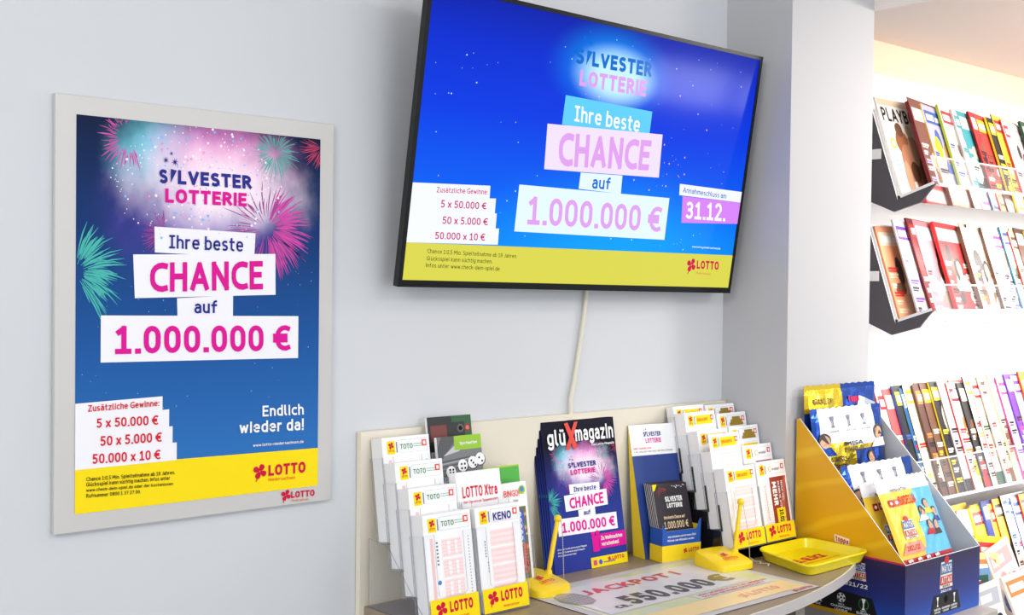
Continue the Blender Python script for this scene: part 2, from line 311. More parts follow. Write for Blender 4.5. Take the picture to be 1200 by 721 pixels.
# ---- printed layouts, millimetres on the sheet / on the screen
POSTER=[
('t','S','navy',0.24,(129.0,523.0),(143.0,522.0),(143.0,500.0),(129.0,501.0)),
('t','LVESTER','navy',0.24,(160.0,523.0),(288.0,523.0),(289.0,501.0),(160.0,501.0)),
('p','navy',(148.0,524.0),(158.0,522.0),(148.0,502.0)),
('t','LOTTERIE','magenta',0.24,(139.0,493.0),(280.0,494.0),(280.0,472.0),(139.0,471.0)),
('s',0,(122.0,433.0),(297.0,429.0),(295.0,389.0),(123.0,393.0)),
('t','|hre beste','navy',0.15,(146.0,421.0),(274.0,421.0),(274.0,398.0),(146.0,400.0)),
('s',1,(88.0,389.0),(334.0,396.0),(335.0,328.0),(91.0,322.0)),
('t','CHANCE','magenta',0.2,(115.0,377.0),(310.0,384.0),(311.0,337.0),(115.0,331.0)),
('s',2,(160.0,322.0),(257.0,327.0),(257.0,288.0),(161.0,293.0)),
('t','auf','navy',0.16,(189.0,319.0),(229.0,319.0),(229.0,298.0),(189.0,298.0)),
('s',3,(38.0,296.0),(379.0,292.0),(379.0,221.0),(38.0,225.0)),
('t','1.000.000 €','magenta',0.19,(60.0,280.0),(361.0,277.0),(362.0,234.0),(60.0,237.0)),
('s',4,(-0.0,165.0),(137.0,169.0),(137.0,147.0),(-0.0,143.0)),
('t','Zusätzliche Gewinne:','red',0.16,(19.0,162.0),(131.0,164.0),(131.0,154.0),(19.0,152.0)),
('s',5,(-0.0,144.0),(148.0,148.0),(148.0,121.0),(-0.0,118.0)),
('t','5 x 50.000 €','red',0.17,(32.0,141.0),(129.0,140.0),(129.0,125.0),(32.0,127.0)),
('s',6,(-0.0,120.0),(154.0,121.0),(154.0,95.0),(-0.0,93.0)),
('t','50 x 5.000 €','red',0.17,(38.0,114.0),(135.0,113.0),(135.0,98.0),(38.0,99.0)),
('s',7,(-0.0,94.0),(161.0,95.0),(161.0,67.0),(0.0,66.0)),
('t','50.000 x 10 €','red',0.17,(26.0,88.0),(133.0,86.0),(133.0,71.0),(26.0,73.0)),
('b','yellow',(0.0,70.0),(421.0,65.0),(420.0,0.0),(0.0,2.0)),
('t','Chance 1:0,5 Mio. Spielteilnahme ab 18 Jahren.','black',0.14,(17.0,54.0),(158.0,51.0),(158.0,45.0),(17.0,48.0)),
('t','Glücksspiel kann süchtig machen. Infos unter','black',0.14,(17.0,46.0),(150.0,43.0),(150.0,37.0),(17.0,40.0)),
('t','www.check-dein-spiel.de oder der kostenlosen','black',0.14,(17.0,37.0),(155.0,33.0),(155.0,28.0),(17.0,32.0)),
('t','Rufnummer 0800 1 37 27 00.','black',0.14,(17.0,29.0),(102.0,26.0),(102.0,21.0),(17.0,23.0)),
('t','Endlich','white',0.17,(312.0,144.0),(390.0,143.0),(391.0,124.0),(312.0,126.0)),
('t','wieder da!','white',0.17,(270.0,120.0),(391.0,118.0),(391.0,98.0),(270.0,101.0)),
('t','www.lotto-niedersachsen.de','white',0.15,(295.0,82.0),(391.0,81.0),(391.0,76.0),(295.0,77.0)),
('t','LOTTO','crimson',0.24,(324.0,44.0),(395.0,44.0),(395.0,25.0),(324.0,26.0)),
('t','Niedersachsen','orange',0.12,(324.0,23.0),(375.0,22.0),(375.0,16.0),(324.0,17.0)),
('c','crimson',(308.0,35.0),(320.0,34.0)),
('t','LOTTO','crimson',0.24,(368.0,-5.0),(414.0,-6.0),(414.0,-17.0),(368.0,-16.0)),
('t','Niedersachsen','orange',0.12,(369.0,-18.0),(402.0,-19.0),(402.0,-23.0),(369.0,-22.0)),
('c','crimson',(358.0,-10.0),(367.0,-11.0)),
('o','navy',(140.0,537.0),(146.0,538.0)),
('o','navy',(155.0,535.0),(162.0,536.0)),
('o','navy',(149.0,548.0),(153.0,548.0)),
]
TV=[
('t','S','blue',0.24,(357.8,469.5),(381.5,469.7),(382.6,439.6),(359.7,439.7)),
('t','LVESTER','blue',0.24,(403.0,468.2),(572.7,470.3),(574.7,440.5),(405.2,440.1)),
('p','blue',(388.6,468.4),(402.7,467.2),(389.5,439.6)),
('t','LOTTERIE','lilac',0.24,(376.4,429.8),(563.6,431.9),(566.0,400.4),(377.5,399.5)),
('s',0,(346.5,377.5),(592.0,373.3),(592.3,318.6),(345.7,321.3)),
('t','|hre beste','white',0.15,(373.1,361.1),(558.9,359.1),(559.8,327.7),(376.0,330.9)),
('s',1,(308.2,319.0),(631.8,330.4),(637.4,241.2),(313.4,232.8)),
('t','CHANCE','lilac',0.2,(341.5,306.3),(600.7,315.0),(602.2,253.5),(347.8,241.4)),
('s',2,(411.1,234.0),(528.8,237.3),(530.7,200.0),(410.8,202.1)),
('t','auf','blue',0.16,(444.8,230.8),(496.6,230.5),(497.3,206.4),(445.7,205.0)),
('s',3,(255.6,199.2),(678.8,201.0),(680.2,112.0),(256.5,110.4)),
('t','1.000.000 €','lilac',0.17,(281.9,178.9),(656.6,181.1),(660.4,127.9),(286.0,125.3)),
('s',4,(9.5,185.1),(185.6,191.8),(187.1,167.4),(8.9,161.1)),
('t','Zusätzliche Gewinne:','plum',0.14,(62.2,180.9),(180.0,184.9),(180.6,175.3),(62.9,171.4)),
('s',5,(8.9,161.1),(202.4,169.2),(203.5,140.7),(8.7,134.1)),
('t','5 x 50.000 €','plum',0.15,(75.2,158.6),(179.4,160.3),(180.4,147.8),(75.5,144.9)),
('s',6,(8.7,134.1),(208.6,141.8),(209.7,113.4),(8.5,107.4)),
('t','50 x 5.000 €','plum',0.15,(82.5,129.3),(187.1,131.7),(188.2,118.6),(83.3,115.9)),
('s',7,(8.5,107.7),(218.2,113.8),(219.7,83.3),(8.4,79.5)),
('t','50.000 x 10 €','plum',0.15,(69.6,100.8),(184.9,102.8),(185.7,89.6),(70.4,88.0)),
('b','tvyellow',(9.5,79.5),(915.4,86.4),(915.7,16.1),(10.3,12.0)),
('t','Chance 1:0,5 Mio. Spielteilnahme ab 18 Jahren.','ink',0.12,(56.6,69.8),(270.1,67.2),(270.4,59.7),(56.9,62.1)),
('t','Glücksspiel kann süchtig machen.','ink',0.12,(56.5,56.5),(210.2,55.5),(210.5,47.7),(56.7,48.8)),
('t','Infos unter www.check-dein-spiel.de','ink',0.12,(56.8,44.2),(230.5,42.1),(231.0,34.3),(57.2,36.5)),
('s',8,(705.8,233.3),(919.1,230.2),(919.6,206.2),(708.6,209.4)),
('t','Annahmeschluss am','tvnavy',0.13,(717.5,226.9),(863.0,223.0),(864.0,211.7),(717.6,215.9)),
('s',9,(719.3,207.8),(919.8,205.7),(919.3,158.3),(727.4,150.9)),
('t','31.12.','white',0.17,(733.9,197.3),(864.1,200.8),(870.4,161.6),(737.9,160.7)),
('t','www.lotto-niedersachsen.de','white',0.14,(771.6,103.1),(867.7,102.3),(868.5,98.5),(772.3,99.4)),
('t','LOTTO','crimson',0.24,(794.5,71.5),(869.9,71.2),(872.6,52.0),(796.9,53.1)),
('t','Niedersachsen','tvorange',0.12,(796.2,46.4),(847.4,44.8),(848.4,40.0),(797.1,41.7)),
('c','crimson',(777.5,60.5),(791.9,60.1)),
('o','blue',(396.8,483.6),(405.9,485.0)),
('o','blue',(376.5,490.6),(382.3,491.5)),
('o','blue',(389.6,503.6),(394.8,504.4)),
]
# ------------------------------------------------------------------ the room
wallm = mat('painted_wall', (209, 211, 215), 0.6, noise=0.015, nscale=3, bump=0.05)
colm = mat('painted_column', (192, 191, 194), 0.6, noise=0.01, nscale=3)
DESK = 1.05
def block(name, lo, hi, m):
    b = B(); b.box(lo, hi, m); return struct(b.build(name, origin=lo))
block('floor', (-4.2, -5.2, -0.06), (7.4, 0.12, 0.0), mat('floor_vinyl', (150, 146, 140), 0.4, noise=0.08, nscale=6))
block('wall_back', (-4.2, 0.0, 0.0), (2.0, 0.12, 2.8), wallm)
block('wall_shelves', (2.0, 0.0, 0.0), (5.2, 0.12, 2.8), mat('warm_wall', (236, 206, 178), 0.6, noise=0.01, nscale=3))
block('ceiling', (-4.2, -5.2, 2.8), (7.4, 0.12, 2.86), mat('ceiling_paint', (240, 240, 240), 0.7))
block('column', (1.525, -0.1815, 0.0), (1.851, 0.0, 2.8), colm)
block('ceiling_soffit', (1.851, -2.6, 2.288), (5.2, 0.0, 2.8), mat('soffit_paint', (240, 229, 223), 0.6))
# unseen shop windows behind the viewer, glowing panes added for the television's reflection
def window(name, x0, x1, z0, z1):
    b = B(); y = -4.4; fm = mat('window_frame_white', (235, 235, 235), .4); pane = mat('daylit_pane', (236, 242, 255), .2, emit=14.0)
    b.poly([(x0, y, z0), (x0, y, z1), (x1, y, z1), (x1, y, z0)], pane)
    for lo, hi in (((x0-.05, y-.03, z0-.05), (x1+.05, y+.03, z0)), ((x0-.05, y-.03, z1), (x1+.05, y+.03, z1+.05)), ((x0-.05, y-.03, z0), (x0, y+.03, z1)), ((x1, y-.03, z0), (x1+.05, y+.03, z1))): b.box(lo, hi, fm)
    return struct(b.build(name, origin=(x0, y, z0)))
window('window_1', 5.55, 6.45, 1.70, 1.98)
window('window_2', 6.62, 6.85, 1.70, 1.96)
# ------------------------------------------------------------------ printed artwork shared by poster and magazines
def sky_print(name, fire=True):
    m = bpy.data.materials.new(name); m.use_nodes = True; nt = m.node_tree; L = nt.links.new
    b = nt.nodes['Principled BSDF']; b.inputs['Roughness'].default_value = 0.5; b.inputs['Specular IOR Level'].default_value = 0.12
    uv = nt.nodes.new('ShaderNodeUVMap'); sp = nt.nodes.new('ShaderNodeSeparateXYZ'); L(uv.outputs[0], sp.inputs[0])
    rp = nt.nodes.new('ShaderNodeValToRGB'); L(sp.outputs['Y'], rp.inputs[0])
    e = rp.color_ramp.elements; e[0].position = 0.05; e[0].color = rgb((50, 118, 190)); e[1].position = 1.0; e[1].color = rgb((8, 26, 62))
    x = e.new(0.4); x.color = rgb((30, 88, 160)); x = e.new(0.72); x.color = rgb((14, 54, 112))
    def vm(op, a, bb=None):
        n = nt.nodes.new('ShaderNodeVectorMath'); n.operation = op; L(a, n.inputs[0])
        if bb is not None: n.inputs[1].default_value = bb
        return n
    def glow(cx, cy, sx, sy, inner, outer, amp):
        a = vm('SUBTRACT', uv.outputs[0], (cx, cy, 0)); c = vm('MULTIPLY', a.outputs[0], (1/sx, 1/sy, 0)); l = vm('LENGTH', c.outputs[0])
        nz = nt.nodes.new('ShaderNodeTexNoise'); nz.inputs['Scale'].default_value = 9; nz.inputs['Detail'].default_value = 5; L(uv.outputs[0], nz.inputs['Vector'])
        ad = nt.nodes.new('ShaderNodeMath'); ad.operation = 'MULTIPLY_ADD'; L(nz.outputs['Fac'], ad.inputs[0]); ad.inputs[1].default_value = amp; L(l.outputs['Value'], ad.inputs[2])
        mr = nt.nodes.new('ShaderNodeMapRange'); mr.interpolation_type = 'SMOOTHSTEP'; L(ad.outputs[0], mr.inputs['Value'])
        mr.inputs['From Min'].default_value = inner; mr.inputs['From Max'].default_value = outer; mr.inputs['To Min'].default_value = 1; mr.inputs['To Max'].default_value = 0
        return mr.outputs['Result']
    def mix(fac, a, col):
        n = nt.nodes.new('ShaderNodeMix'); n.data_type = 'RGBA'; L(fac, n.inputs['Factor']); L(a, n.inputs['A']); n.inputs['B'].default_value = rgb(col); return n.outputs['Result']
    c = rp.outputs[0]
    c = mix(glow(.50, .79, .42, .24, .35, 1.5, .6), c, (92, 66, 176))
    c = mix(glow(.30, .92, .22, .12, .4, 1.4, .6), c, (126, 214, 232))
    c = mix(glow(.56, .90, .36, .15, .4, 1.5, .7), c, (246, 150, 214))
    c = mix(glow(.56, .835, .40, .135, .45, 1.5, .6), c, (255, 240, 250))
    L(c, b.inputs['Base Color']); return m
SKYM = sky_print('printed_night_sky')
def fireworks(b, fr, w, h, s, seed, lod=1.0):
    """bursts and sparks printed on a sheet w x h (frame units), s = scale from the poster's millimetres"""
    rnd = random.Random(seed)
    def clip(x, y): return 0.2*s < x < w-0.2*s and 0.2*s < y < h-0.2*s
    def burst(cx, cy, R, col, a0, a1, n, r0=.12):
        for i in range(int(n*lod)):
            a = math.radians(a0+(a1-a0)*(i+rnd.random()*1.6-.3)/(n*lod)); l = R*(.55+.45*rnd.random()); st = R*(r0+.25*rnd.random()); bend = rnd.uniform(-.12, .02)
            th = R*.0085*(0.6+rnd.random()); pts = []
            for k in range(4):
                t = k/3; rr = st+(l-st)*t; aa = a+bend*t*t
                pts.append((cx+rr*math.cos(aa), cy+rr*math.sin(aa)-R*.05*t*t, th*(.4, 1, 1.25, .2)[k]))
            for k in range(3):
                x0, y0, t0 = pts[k]; x1, y1, t1 = pts[k+1]
                if not (clip(x0, y0) and clip(x1, y1)): continue
                dx, dy = x1-x0, y1-y0; d = math.hypot(dx, dy) or 1; nx, ny = -dy/d, dx/d
                b.q2(fr, [(x0-nx*t0, y0-ny*t0), (x1-nx*t1, y1-ny*t1), (x1+nx*t1, y1+ny*t1), (x0+nx*t0, y0+ny*t0)], col, 1+(i % 31)*.03)
    pk = mat('ink_firework_pink', (214, 58, 168), .4); tl = mat('ink_firework_teal', (52, 178, 168), .4); rd = mat('ink_firework_red', (206, 40, 92), .4); md = mat('ink_firework_plum', (160, 52, 140), .4)
    burst(80*s, 566*s, 52*s, pk, 95, 300, 60, .3); burst(333*s, 563*s, 50*s, tl, 0, 360, 90, .1); burst(424*s, 580*s, 46*s, rd, 150, 280, 30)
    burst(318*s, 437*s, 92*s, md, 0, 360, 60); burst(318*s, 437*s, 90*s, pk, -85, 75, 70); burst(140*s, 425*s, 44*s, md, 90, 270, 40); burst(-2*s, 360*s, 84*s, tl, -60, 80, 80, .15)
    sw = mat('ink_spark_white', (252, 244, 252), .4); sp = mat('ink_spark_pink', (244, 150, 210), .4); sb = mat('ink_spark_blue', (120, 190, 250), .4)
    for i in range(int(420*lod)):
        a = rnd.random()*6.283; r = rnd.random()**.6
        x = (200+150*r*math.cos(a))*s; y = (500+95*r*math.sin(a))*s
        if clip(x, y): b.disc(fr, x, y, s*rnd.choice((.8, .9, 1.1, 1.4, 2.2)), rnd.choice((sw, sp, sw, sb, sw)), 2+(i % 41)*.02, 6)
    for i in range(int(60*lod)):
        x = rnd.uniform(5, 415)*s; y = rnd.uniform(150, 420)*s
        b.disc(fr, x, y, s*rnd.uniform(.3, .7), sw, 1, 5)
def skysheet(b, fr, w, h, m, v0=0, v1=1):
    b.poly([fr.p(0, 0, EPS*.5), fr.p(w, 0, EPS*.5), fr.p(w, h, EPS*.5), fr.p(0, h, EPS*.5)], m, [(0, v0), (1, v0), (1, v1), (0, v1)])
STRIP = mat('ink_strip_white', (244, 242, 247), .45)
def strip(b, fr, q, s, k=2, m=None, shade=True):
    q = [(x*s, y*s) for x, y in q]
    b.q2(fr, q, m or STRIP, k)
def layout(b, fr, data, s, inks, strips, k=2, lod=8, bandmat=None, only=None, parts=None):
    for e in data:
        if only and not only(e): continue
        if e[0] == 't': b.text(fr, e[1], [(x*s, y*s) for x, y in e[4:8]], inks(e[2]), e[3], k+2, lod)
        elif e[0] == 'p': b.q2(fr, [(x*s, y*s) for x, y in e[2:]], inks(e[1]), k+2)
        elif e[0] == 's': strip(b, fr, e[2:6], s, k+(e[1] % 2)*.5, strips(e[1]))
        elif e[0] == 'b': b.q2(fr, [(x*s, y*s) for x, y in e[2:6]], inks(e[1]), k-.5)
        elif e[0] == 'c': b.clover(fr, e[2][0]*s, e[2][1]*s, abs(e[3][0]-e[2][0])*s*1.1, inks(e[1]), k+2)
        elif e[0] == 'o': b.star(fr, e[2][0]*s, e[2][1]*s, abs(e[3][0]-e[2][0])*s, inks(e[1]), k+2)
for i_, e_ in enumerate(POSTER):
    if e_[0] == 'b': POSTER[i_] = ('b', 'yellow', (0, e_[2][1]), (420, e_[3][1]), (420, 0), (0, 0))
for i_, e_ in enumerate(TV):
    if e_[0] == 'b': TV[i_] = ('b', 'tvyellow', (9, e_[2][1]), (916, e_[3][1]), (916, 12.5), (9, 12.5))
# ------------------------------------------------------------------ the lottery poster on its aluminium board
alu = mat('brushed_aluminium', (204, 201, 198), 0.45, 0.15, 0.5, noise=0.03, nscale=8)
pst = thing('poster', 'silver-framed lottery poster with fireworks and yellow foot on the left wall', 'poster', (0.21, -0.012, 1.248))
b = B(); b.rbox((-0.0305, -0.012, 1.2475), (0.4475, -0.001, 1.8975), alu, 0.0012, 2); b.build('backing_board', pst)
pf = F((0, -0.0123, 1.275), (1, 0, 0), (0, 0, 1))
b = B(); skysheet(b, pf, 0.42, 0.594, SKYM); fireworks(b, pf, 0.42, 0.594, 0.001, 7); sheet = b.build('printed_sheet', pst)
st_ = [e for e in POSTER if e[0] == 's']
isin = lambda p, q: min(a[0] for a in q) <= p[0] <= max(a[0] for a in q) and min(a[1] for a in q) <= p[1] <= max(a[1] for a in q)
def centre(e): return (sum(p[0] for p in e[4:8])/4, sum(p[1] for p in e[4:8])/4)
used = set()
for i, e in enumerate(st_):
    b = B(); layout(b, pf, [e], .001, ink, lambda n: STRIP)
    for j, t in enumerate(POSTER):
        if t[0] == 't' and j not in used and isin(centre(t), e[2:6]) and t[2] != 'black': used.add(j); layout(b, pf, [t], .001, ink, None, 3)
    o = b.build('text_banner', sheet)
rest = [t for j, t in enumerate(POSTER) if j not in used and t[0] != 's']
foot = [t for t in rest if (t[0] == 'b' or t[1 if t[0] == 'c' else 2] in ('black', 'crimson', 'orange')) and min(p[1] for p in t if isinstance(p, tuple)) > -1]
brd = [t for t in rest if t not in foot and min(p[1] for p in t if isinstance(p, tuple)) < -1]
head = [t for t in rest if t not in foot and t not in brd]
b = B(); layout(b, pf, foot, .001, ink, None); o = b.build('footer_band', sheet)
lg = [t for t in head if max(q[1] for q in t if isinstance(q, tuple)) > 400]; b = B(); layout(b, pf, lg, .001, ink, None); o = b.build('title_lettering', sheet)
b = B(); layout(b, pf, [t for t in head if t not in lg], .001, ink, None); o = b.build('slogan_lettering', sheet)
b = B(); layout(b, pf, brd, .001, ink, None, 0); o = b.build('logo', pst)
# ------------------------------------------------------------------ television, tilted forward on the wall
TO = V((0.5552, -0.0534, 1.6184)); TX = V((0.99996, -0.00267, -0.00834)).normalized(); TY = V((0.00785, -0.14982, 0.98868)).normalized()
TN = TX.cross(TY)
tv = thing('television', 'black-framed wall television showing a blue lottery advert, tilted forward', 'television', (1.02, -0.03, 1.60))
tf = F(TO, TX, TY); TW, TH = 0.925, 0.531
tvb = mat('tv_black_plastic', (14, 13, 14), 0.25, 0, 0.3); tve = mat('tv_dark_edge', (30, 28, 28), 0.35, 0, 0.3)
b = B()
def ring(b, f, x0, y0, x1, y1, X0, Y0, X1, Y1, m, k):
    for q in ([(X0, Y0), (X1, Y0), (x1, y0), (x0, y0)], [(X1, Y0), (X1, Y1), (x1, y1), (x1, y0)], [(X1, Y1), (X0, Y1), (x0, y1), (x1, y1)], [(X0, Y1), (X0, Y0), (x0, y0), (x0, y1)]):
        b.poly([f.p(x, y, k) for x, y in q], m)
ring(b, tf, .009, .0125, TW-.009, TH-.008, 0, 0, TW, TH, tvb, 0)
P = lambda x, y, k: tf.p(x, y, k)
for (ax, ay, bx, by) in ((0, 0, TW, 0), (TW, 0, TW, TH), (TW, TH, 0, TH), (0, TH, 0, 0)):
    b.poly([P(ax, ay, 0), P(ax, ay, -.014), P(bx, by, -.014), P(bx, by, 0)], tve)
b.build('frame', tv)
b = B(); b.poly([P(0, 0, -.014), P(0, TH, -.014), P(TW, TH, -.014), P(TW, 0, -.014)], tvb)
b.obox(P(.12, .0, -.014), TX*(TW-.24), TY*.36, -TN*.026, tvb); b.build('rear_housing', tv)
b = B(); b.obox(P(.36, .17, -.04), TX*.2, TY*.2, V((0, .045, 0)), mat('bracket_steel', (60, 60, 62), .4, .8)); b.build('wall_bracket', tv)
def screen_mat():
    m = bpy.data.materials.new('lit_screen_blue'); m.use_nodes = True; nt = m.node_tree; L = nt.links.new
    bs = nt.nodes['Principled BSDF']; bs.inputs['Base Color'].default_value = (0, 0, 0, 1); bs.inputs['Roughness'].default_value = .1; bs.inputs['Specular IOR Level'].default_value = .12; bs.inputs['Emission Strength'].default_value = 1.0
    uv = nt.nodes.new('ShaderNodeUVMap'); sp = nt.nodes.new('ShaderNodeSeparateXYZ'); L(uv.outputs[0], sp.inputs[0])
    rp = nt.nodes.new('ShaderNodeValToRGB'); L(sp.outputs['Y'], rp.inputs[0]); e = rp.color_ramp.elements
    e[0].position = .1; e[0].color = rgb((0, 132, 250)); e[1].position = 1; e[1].color = rgb((0, 30, 168))
    x = e.new(.35); x.color = rgb((0, 92, 240)); x = e.new(.62); x.color = rgb((0, 58, 226)); x = e.new(.85); x.color = rgb((0, 44, 205))
    c = rp.outputs[0]
    def gl(c, cx, cy, sx, sy, a, z, col, amt=1.0):
        s = nt.nodes.new('ShaderNodeVectorMath'); s.operation = 'SUBTRACT'; L(uv.outputs[0], s.inputs[0]); s.inputs[1].default_value = (cx, cy, 0)
        d = nt.nodes.new('ShaderNodeVectorMath'); d.operation = 'MULTIPLY'; L(s.outputs[0], d.inputs[0]); d.inputs[1].default_value = (1/sx, 1/sy, 0)
        l = nt.nodes.new('ShaderNodeVectorMath'); l.operation = 'LENGTH'; L(d.outputs[0], l.inputs[0])
        mr = nt.nodes.new('ShaderNodeMapRange'); mr.interpolation_type = 'SMOOTHSTEP'; L(l.outputs['Value'], mr.inputs['Value'])
        mr.inputs['From Min'].default_value = a; mr.inputs['From Max'].default_value = z; mr.inputs['To Min'].default_value = amt; mr.inputs['To Max'].default_value = 0
        n = nt.nodes.new('ShaderNodeMix'); n.data_type = 'RGBA'; L(mr.outputs['Result'], n.inputs['Factor']); L(c, n.inputs['A']); n.inputs['B'].default_value = rgb(col); return n.outputs['Result']
    c = gl(c, .6, .12, .45, .35, .1, 1.2, (0, 170, 255), .7)
    c = gl(c, .505, .835, .17, .165, .1, 1.25, (0, 150, 255)); c = gl(c, .515, .815, .13, .12, .35, 1.15, (196, 240, 255))
    L(c, bs.inputs['Emission Color']); return m
TC = dict(blue=(0, 108, 205), lilac=(222, 160, 236), white=(250, 252, 255), plum=(200, 16, 96), tvyellow=(216, 212, 78), ink=(62, 70, 30), tvnavy=(30, 90, 190), crimson=(206, 22, 70), tvorange=(214, 120, 60),
          cyan=(96, 204, 250), lilacwhite=(238, 222, 250), icewhite=(226, 244, 255), paper=(240, 244, 254), mag=(214, 132, 246), spark=(200, 226, 255), pinkspark=(240, 170, 220))
def tink(k): return mat('lit_'+k, TC[k], .1, 0, .12, emit=1.0)
SM = screen_mat()
scr = B()
q = [(.009, .0125), (TW-.009, .0125), (TW-.009, TH-.008), (.009, TH-.008)]
scr.poly([tf.p(x, y, -.0012) for x, y in q], SM, [(0, 0), (1, 0), (1, 1), (0, 1)])
rnd = random.Random(3); tf2 = F(tf.p(0, 0, -.0012), TX, TY)
for i in range(110):
    x = rnd.uniform(.02, .9); y = rnd.uniform(.09, .5); scr.disc(tf2, x, y, rnd.choice((.0006, .0008, .0011, .0016)), tink('spark'), 1, 6)
for i in range(26): scr.disc(tf2, rnd.gauss(.66, .05), rnd.gauss(.3, .05), rnd.choice((.0008, .0012, .002)), tink('pinkspark'), 1, 6)
screen = scr.build('screen', tv)
sm = lambda n: tink({0: 'cyan', 1: 'lilacwhite', 2: 'icewhite', 3: 'icewhite', 9: 'mag'}.get(n, 'paper'))
used = set()
for e in [e for e in TV if e[0] == 's']:
    b = B(); layout(b, tf2, [e], .001, tink, sm, 2)
    for j, t in enumerate(TV):
        if t[0] == 't' and j not in used and isin(centre(t), e[2:6]) and t[2] != 'ink': used.add(j); layout(b, tf2, [t], .001, tink, None, 3)
    o = b.build('text_banner', screen)
rest = [t for j, t in enumerate(TV) if j not in used and t[0] != 's']
foot = [t for t in rest if t[0] in 'bc' or t[2] in ('ink', 'crimson', 'tvorange')]
b = B(); layout(b, tf2, foot, .001, tink, None); o = b.build('footer_band', screen)
head = [t for t in rest if t not in foot]; lg = [t for t in head if max(q[1] for q in t if isinstance(q, tuple)) > 300]; b = B(); layout(b, tf2, lg, .001, tink, None); o = b.build('title_lettering', screen)
b = B(); layout(b, tf2, [t for t in head if t not in lg], .001, tink, None); o = b.build('web_address', screen)
# power cable down the wall
b = B(); b.tube([(1.066, -.012, 1.70), (1.067, -.010, 1.61), (1.063, -.008, 1.565), (1.052, -.007, 1.50), (1.040, -.007, 1.44), (1.0275, -.007, 1.39), (1.0265, -.0095, 1.352), (1.0265, -.0095, 1.33)], .0042, mat('cream_cable', (226, 220, 200), .5), 8)
tag(b.build('power_cable', smooth=True, origin=(1.03, -.008, 1.33)), 'cream power cable hanging from the television down behind the counter panel', 'cable')
# ------------------------------------------------------------------ counter with back panel
dk = thing('counter', 'rounded beige-brown writing counter with cream back panel under the television', 'counter', (1.0, -0.2, 0.0))
lam = mat('counter_laminate', (150, 134, 112), 0.42, noise=0.10, nscale=60); edge = mat('counter_edge_band', (196, 190, 188), 0.35, 0.1)
cream = mat('cream_panel', (228, 220, 203), 0.5, noise=0.01, nscale=5); creamedge = mat('cream_panel_edge', (240, 230, 208), 0.5)
b = B(); b.box((.5075, -.0142, 1.0), (1.5235, -.0015, 1.3605), cream, {0: creamedge, 5: creamedge}); tag(b.build('back_panel', origin=(.5075, -.0015, 1.0)), 'cream panel standing along the wall behind the counter', 'panel')
pts = [(.517, -.0145), (.517, -.45), (.53, -.478), (.56, -.488), (.94, -.487), (1.015, -.482), (1.07, -.479), (1.133, -.474), (1.19, -.466), (1.262, -.453), (1.336, -.435), (1.393, -.418), (1.45, -.398), (1.50, -.376), (1.533, -.352), (1.546, -.31), (1.546, -.1835), (1.5230, -.1835), (1.5230, -.0145)]
fr = F((0, 0, DESK), (1, 0, 0), (0, 1, 0)); b = B(); b.prism(fr, pts, .018, lam, lam, lam); b.build('worktop', dk)
# metal edge band following the rounded front
def offs(pl, d):
    out = []
    for i, p in enumerate(pl):
        a = V(pl[max(i-1, 0)]); c = V(pl[min(i+1, len(pl)-1)]); t = (c-a).normalized(); out.append((p[0]+t.y*d, p[1]-t.x*d))
    return out
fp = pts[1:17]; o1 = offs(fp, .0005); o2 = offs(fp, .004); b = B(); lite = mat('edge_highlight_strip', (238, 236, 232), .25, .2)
z0, z1 = DESK-.0195, DESK+.0008
for i in range(len(fp)-1):
    A, Bq, Cq, D = o1[i], o1[i+1], o2[i+1], o2[i]
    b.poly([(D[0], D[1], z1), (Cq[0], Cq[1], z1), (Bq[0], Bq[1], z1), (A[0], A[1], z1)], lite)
    b.poly([(D[0], D[1], z0), (Cq[0], Cq[1], z0), (Cq[0], Cq[1], z1), (D[0], D[1], z1)], edge)
    b.poly([(A[0], A[1], z0), (Bq[0], Bq[1], z0), (Cq[0], Cq[1], z0), (D[0], D[1], z0)], edge)
b.build('edge_band', dk)
b = B(); b.box((.60, -.42, 0.0), (.63, -.03, DESK-.019), mat('pedestal_grey', (140, 132, 124), .5)); b.build('pedestal', dk)
b = B(); b.box((1.235, -.42, 0.0), (1.264, -.03, DESK-.019), mat('pedestal_grey', (140, 132, 124), .5)); b.build('pedestal', dk)
b = B(); b.box((.631, -.06, .02), (1.234, -.045, DESK-.02), mat('pedestal_dark', (58, 54, 52), .6)); b.build('rear_panel', dk)
# ------------------------------------------------------------------ clear holders and slips
ACR = clear('clear_acrylic', (240, 243, 248), 0.03); ACE = clear('acrylic_cut_edge', (150, 146, 164), 0.5, 0.2)
DACR = clear('smoked_acrylic', (26, 26, 30), 0.9, .12)
PAP = mat('paper_white', (247, 247, 248), .6, 0, .3); PAPE = mat('paper_pile_edge', (246, 244, 243), .7, 0, .2, noise=.03, nscale=300)
def tilted(x, y, z, t):            # frame on a face leaning back by t radians
    return F((x, y, z), (1, 0, 0), (0, math.sin(t), math.cos(t)))
def grid(b, fr, x0, y0, x1, y1, nx, ny, m, k=2, fill=.55):
    for i in range(nx):
        for j in range(ny):
            w = (x1-x0)/nx; h = (y1-y0)/ny; b.rect(fr, x0+i*w+w*(1-fill)/2, y0+j*h+h*(1-fill)/2, x0+(i+1)*w-w*(1-fill)/2, y0+(j+1)*h-h*(1-fill)/2, m, k)
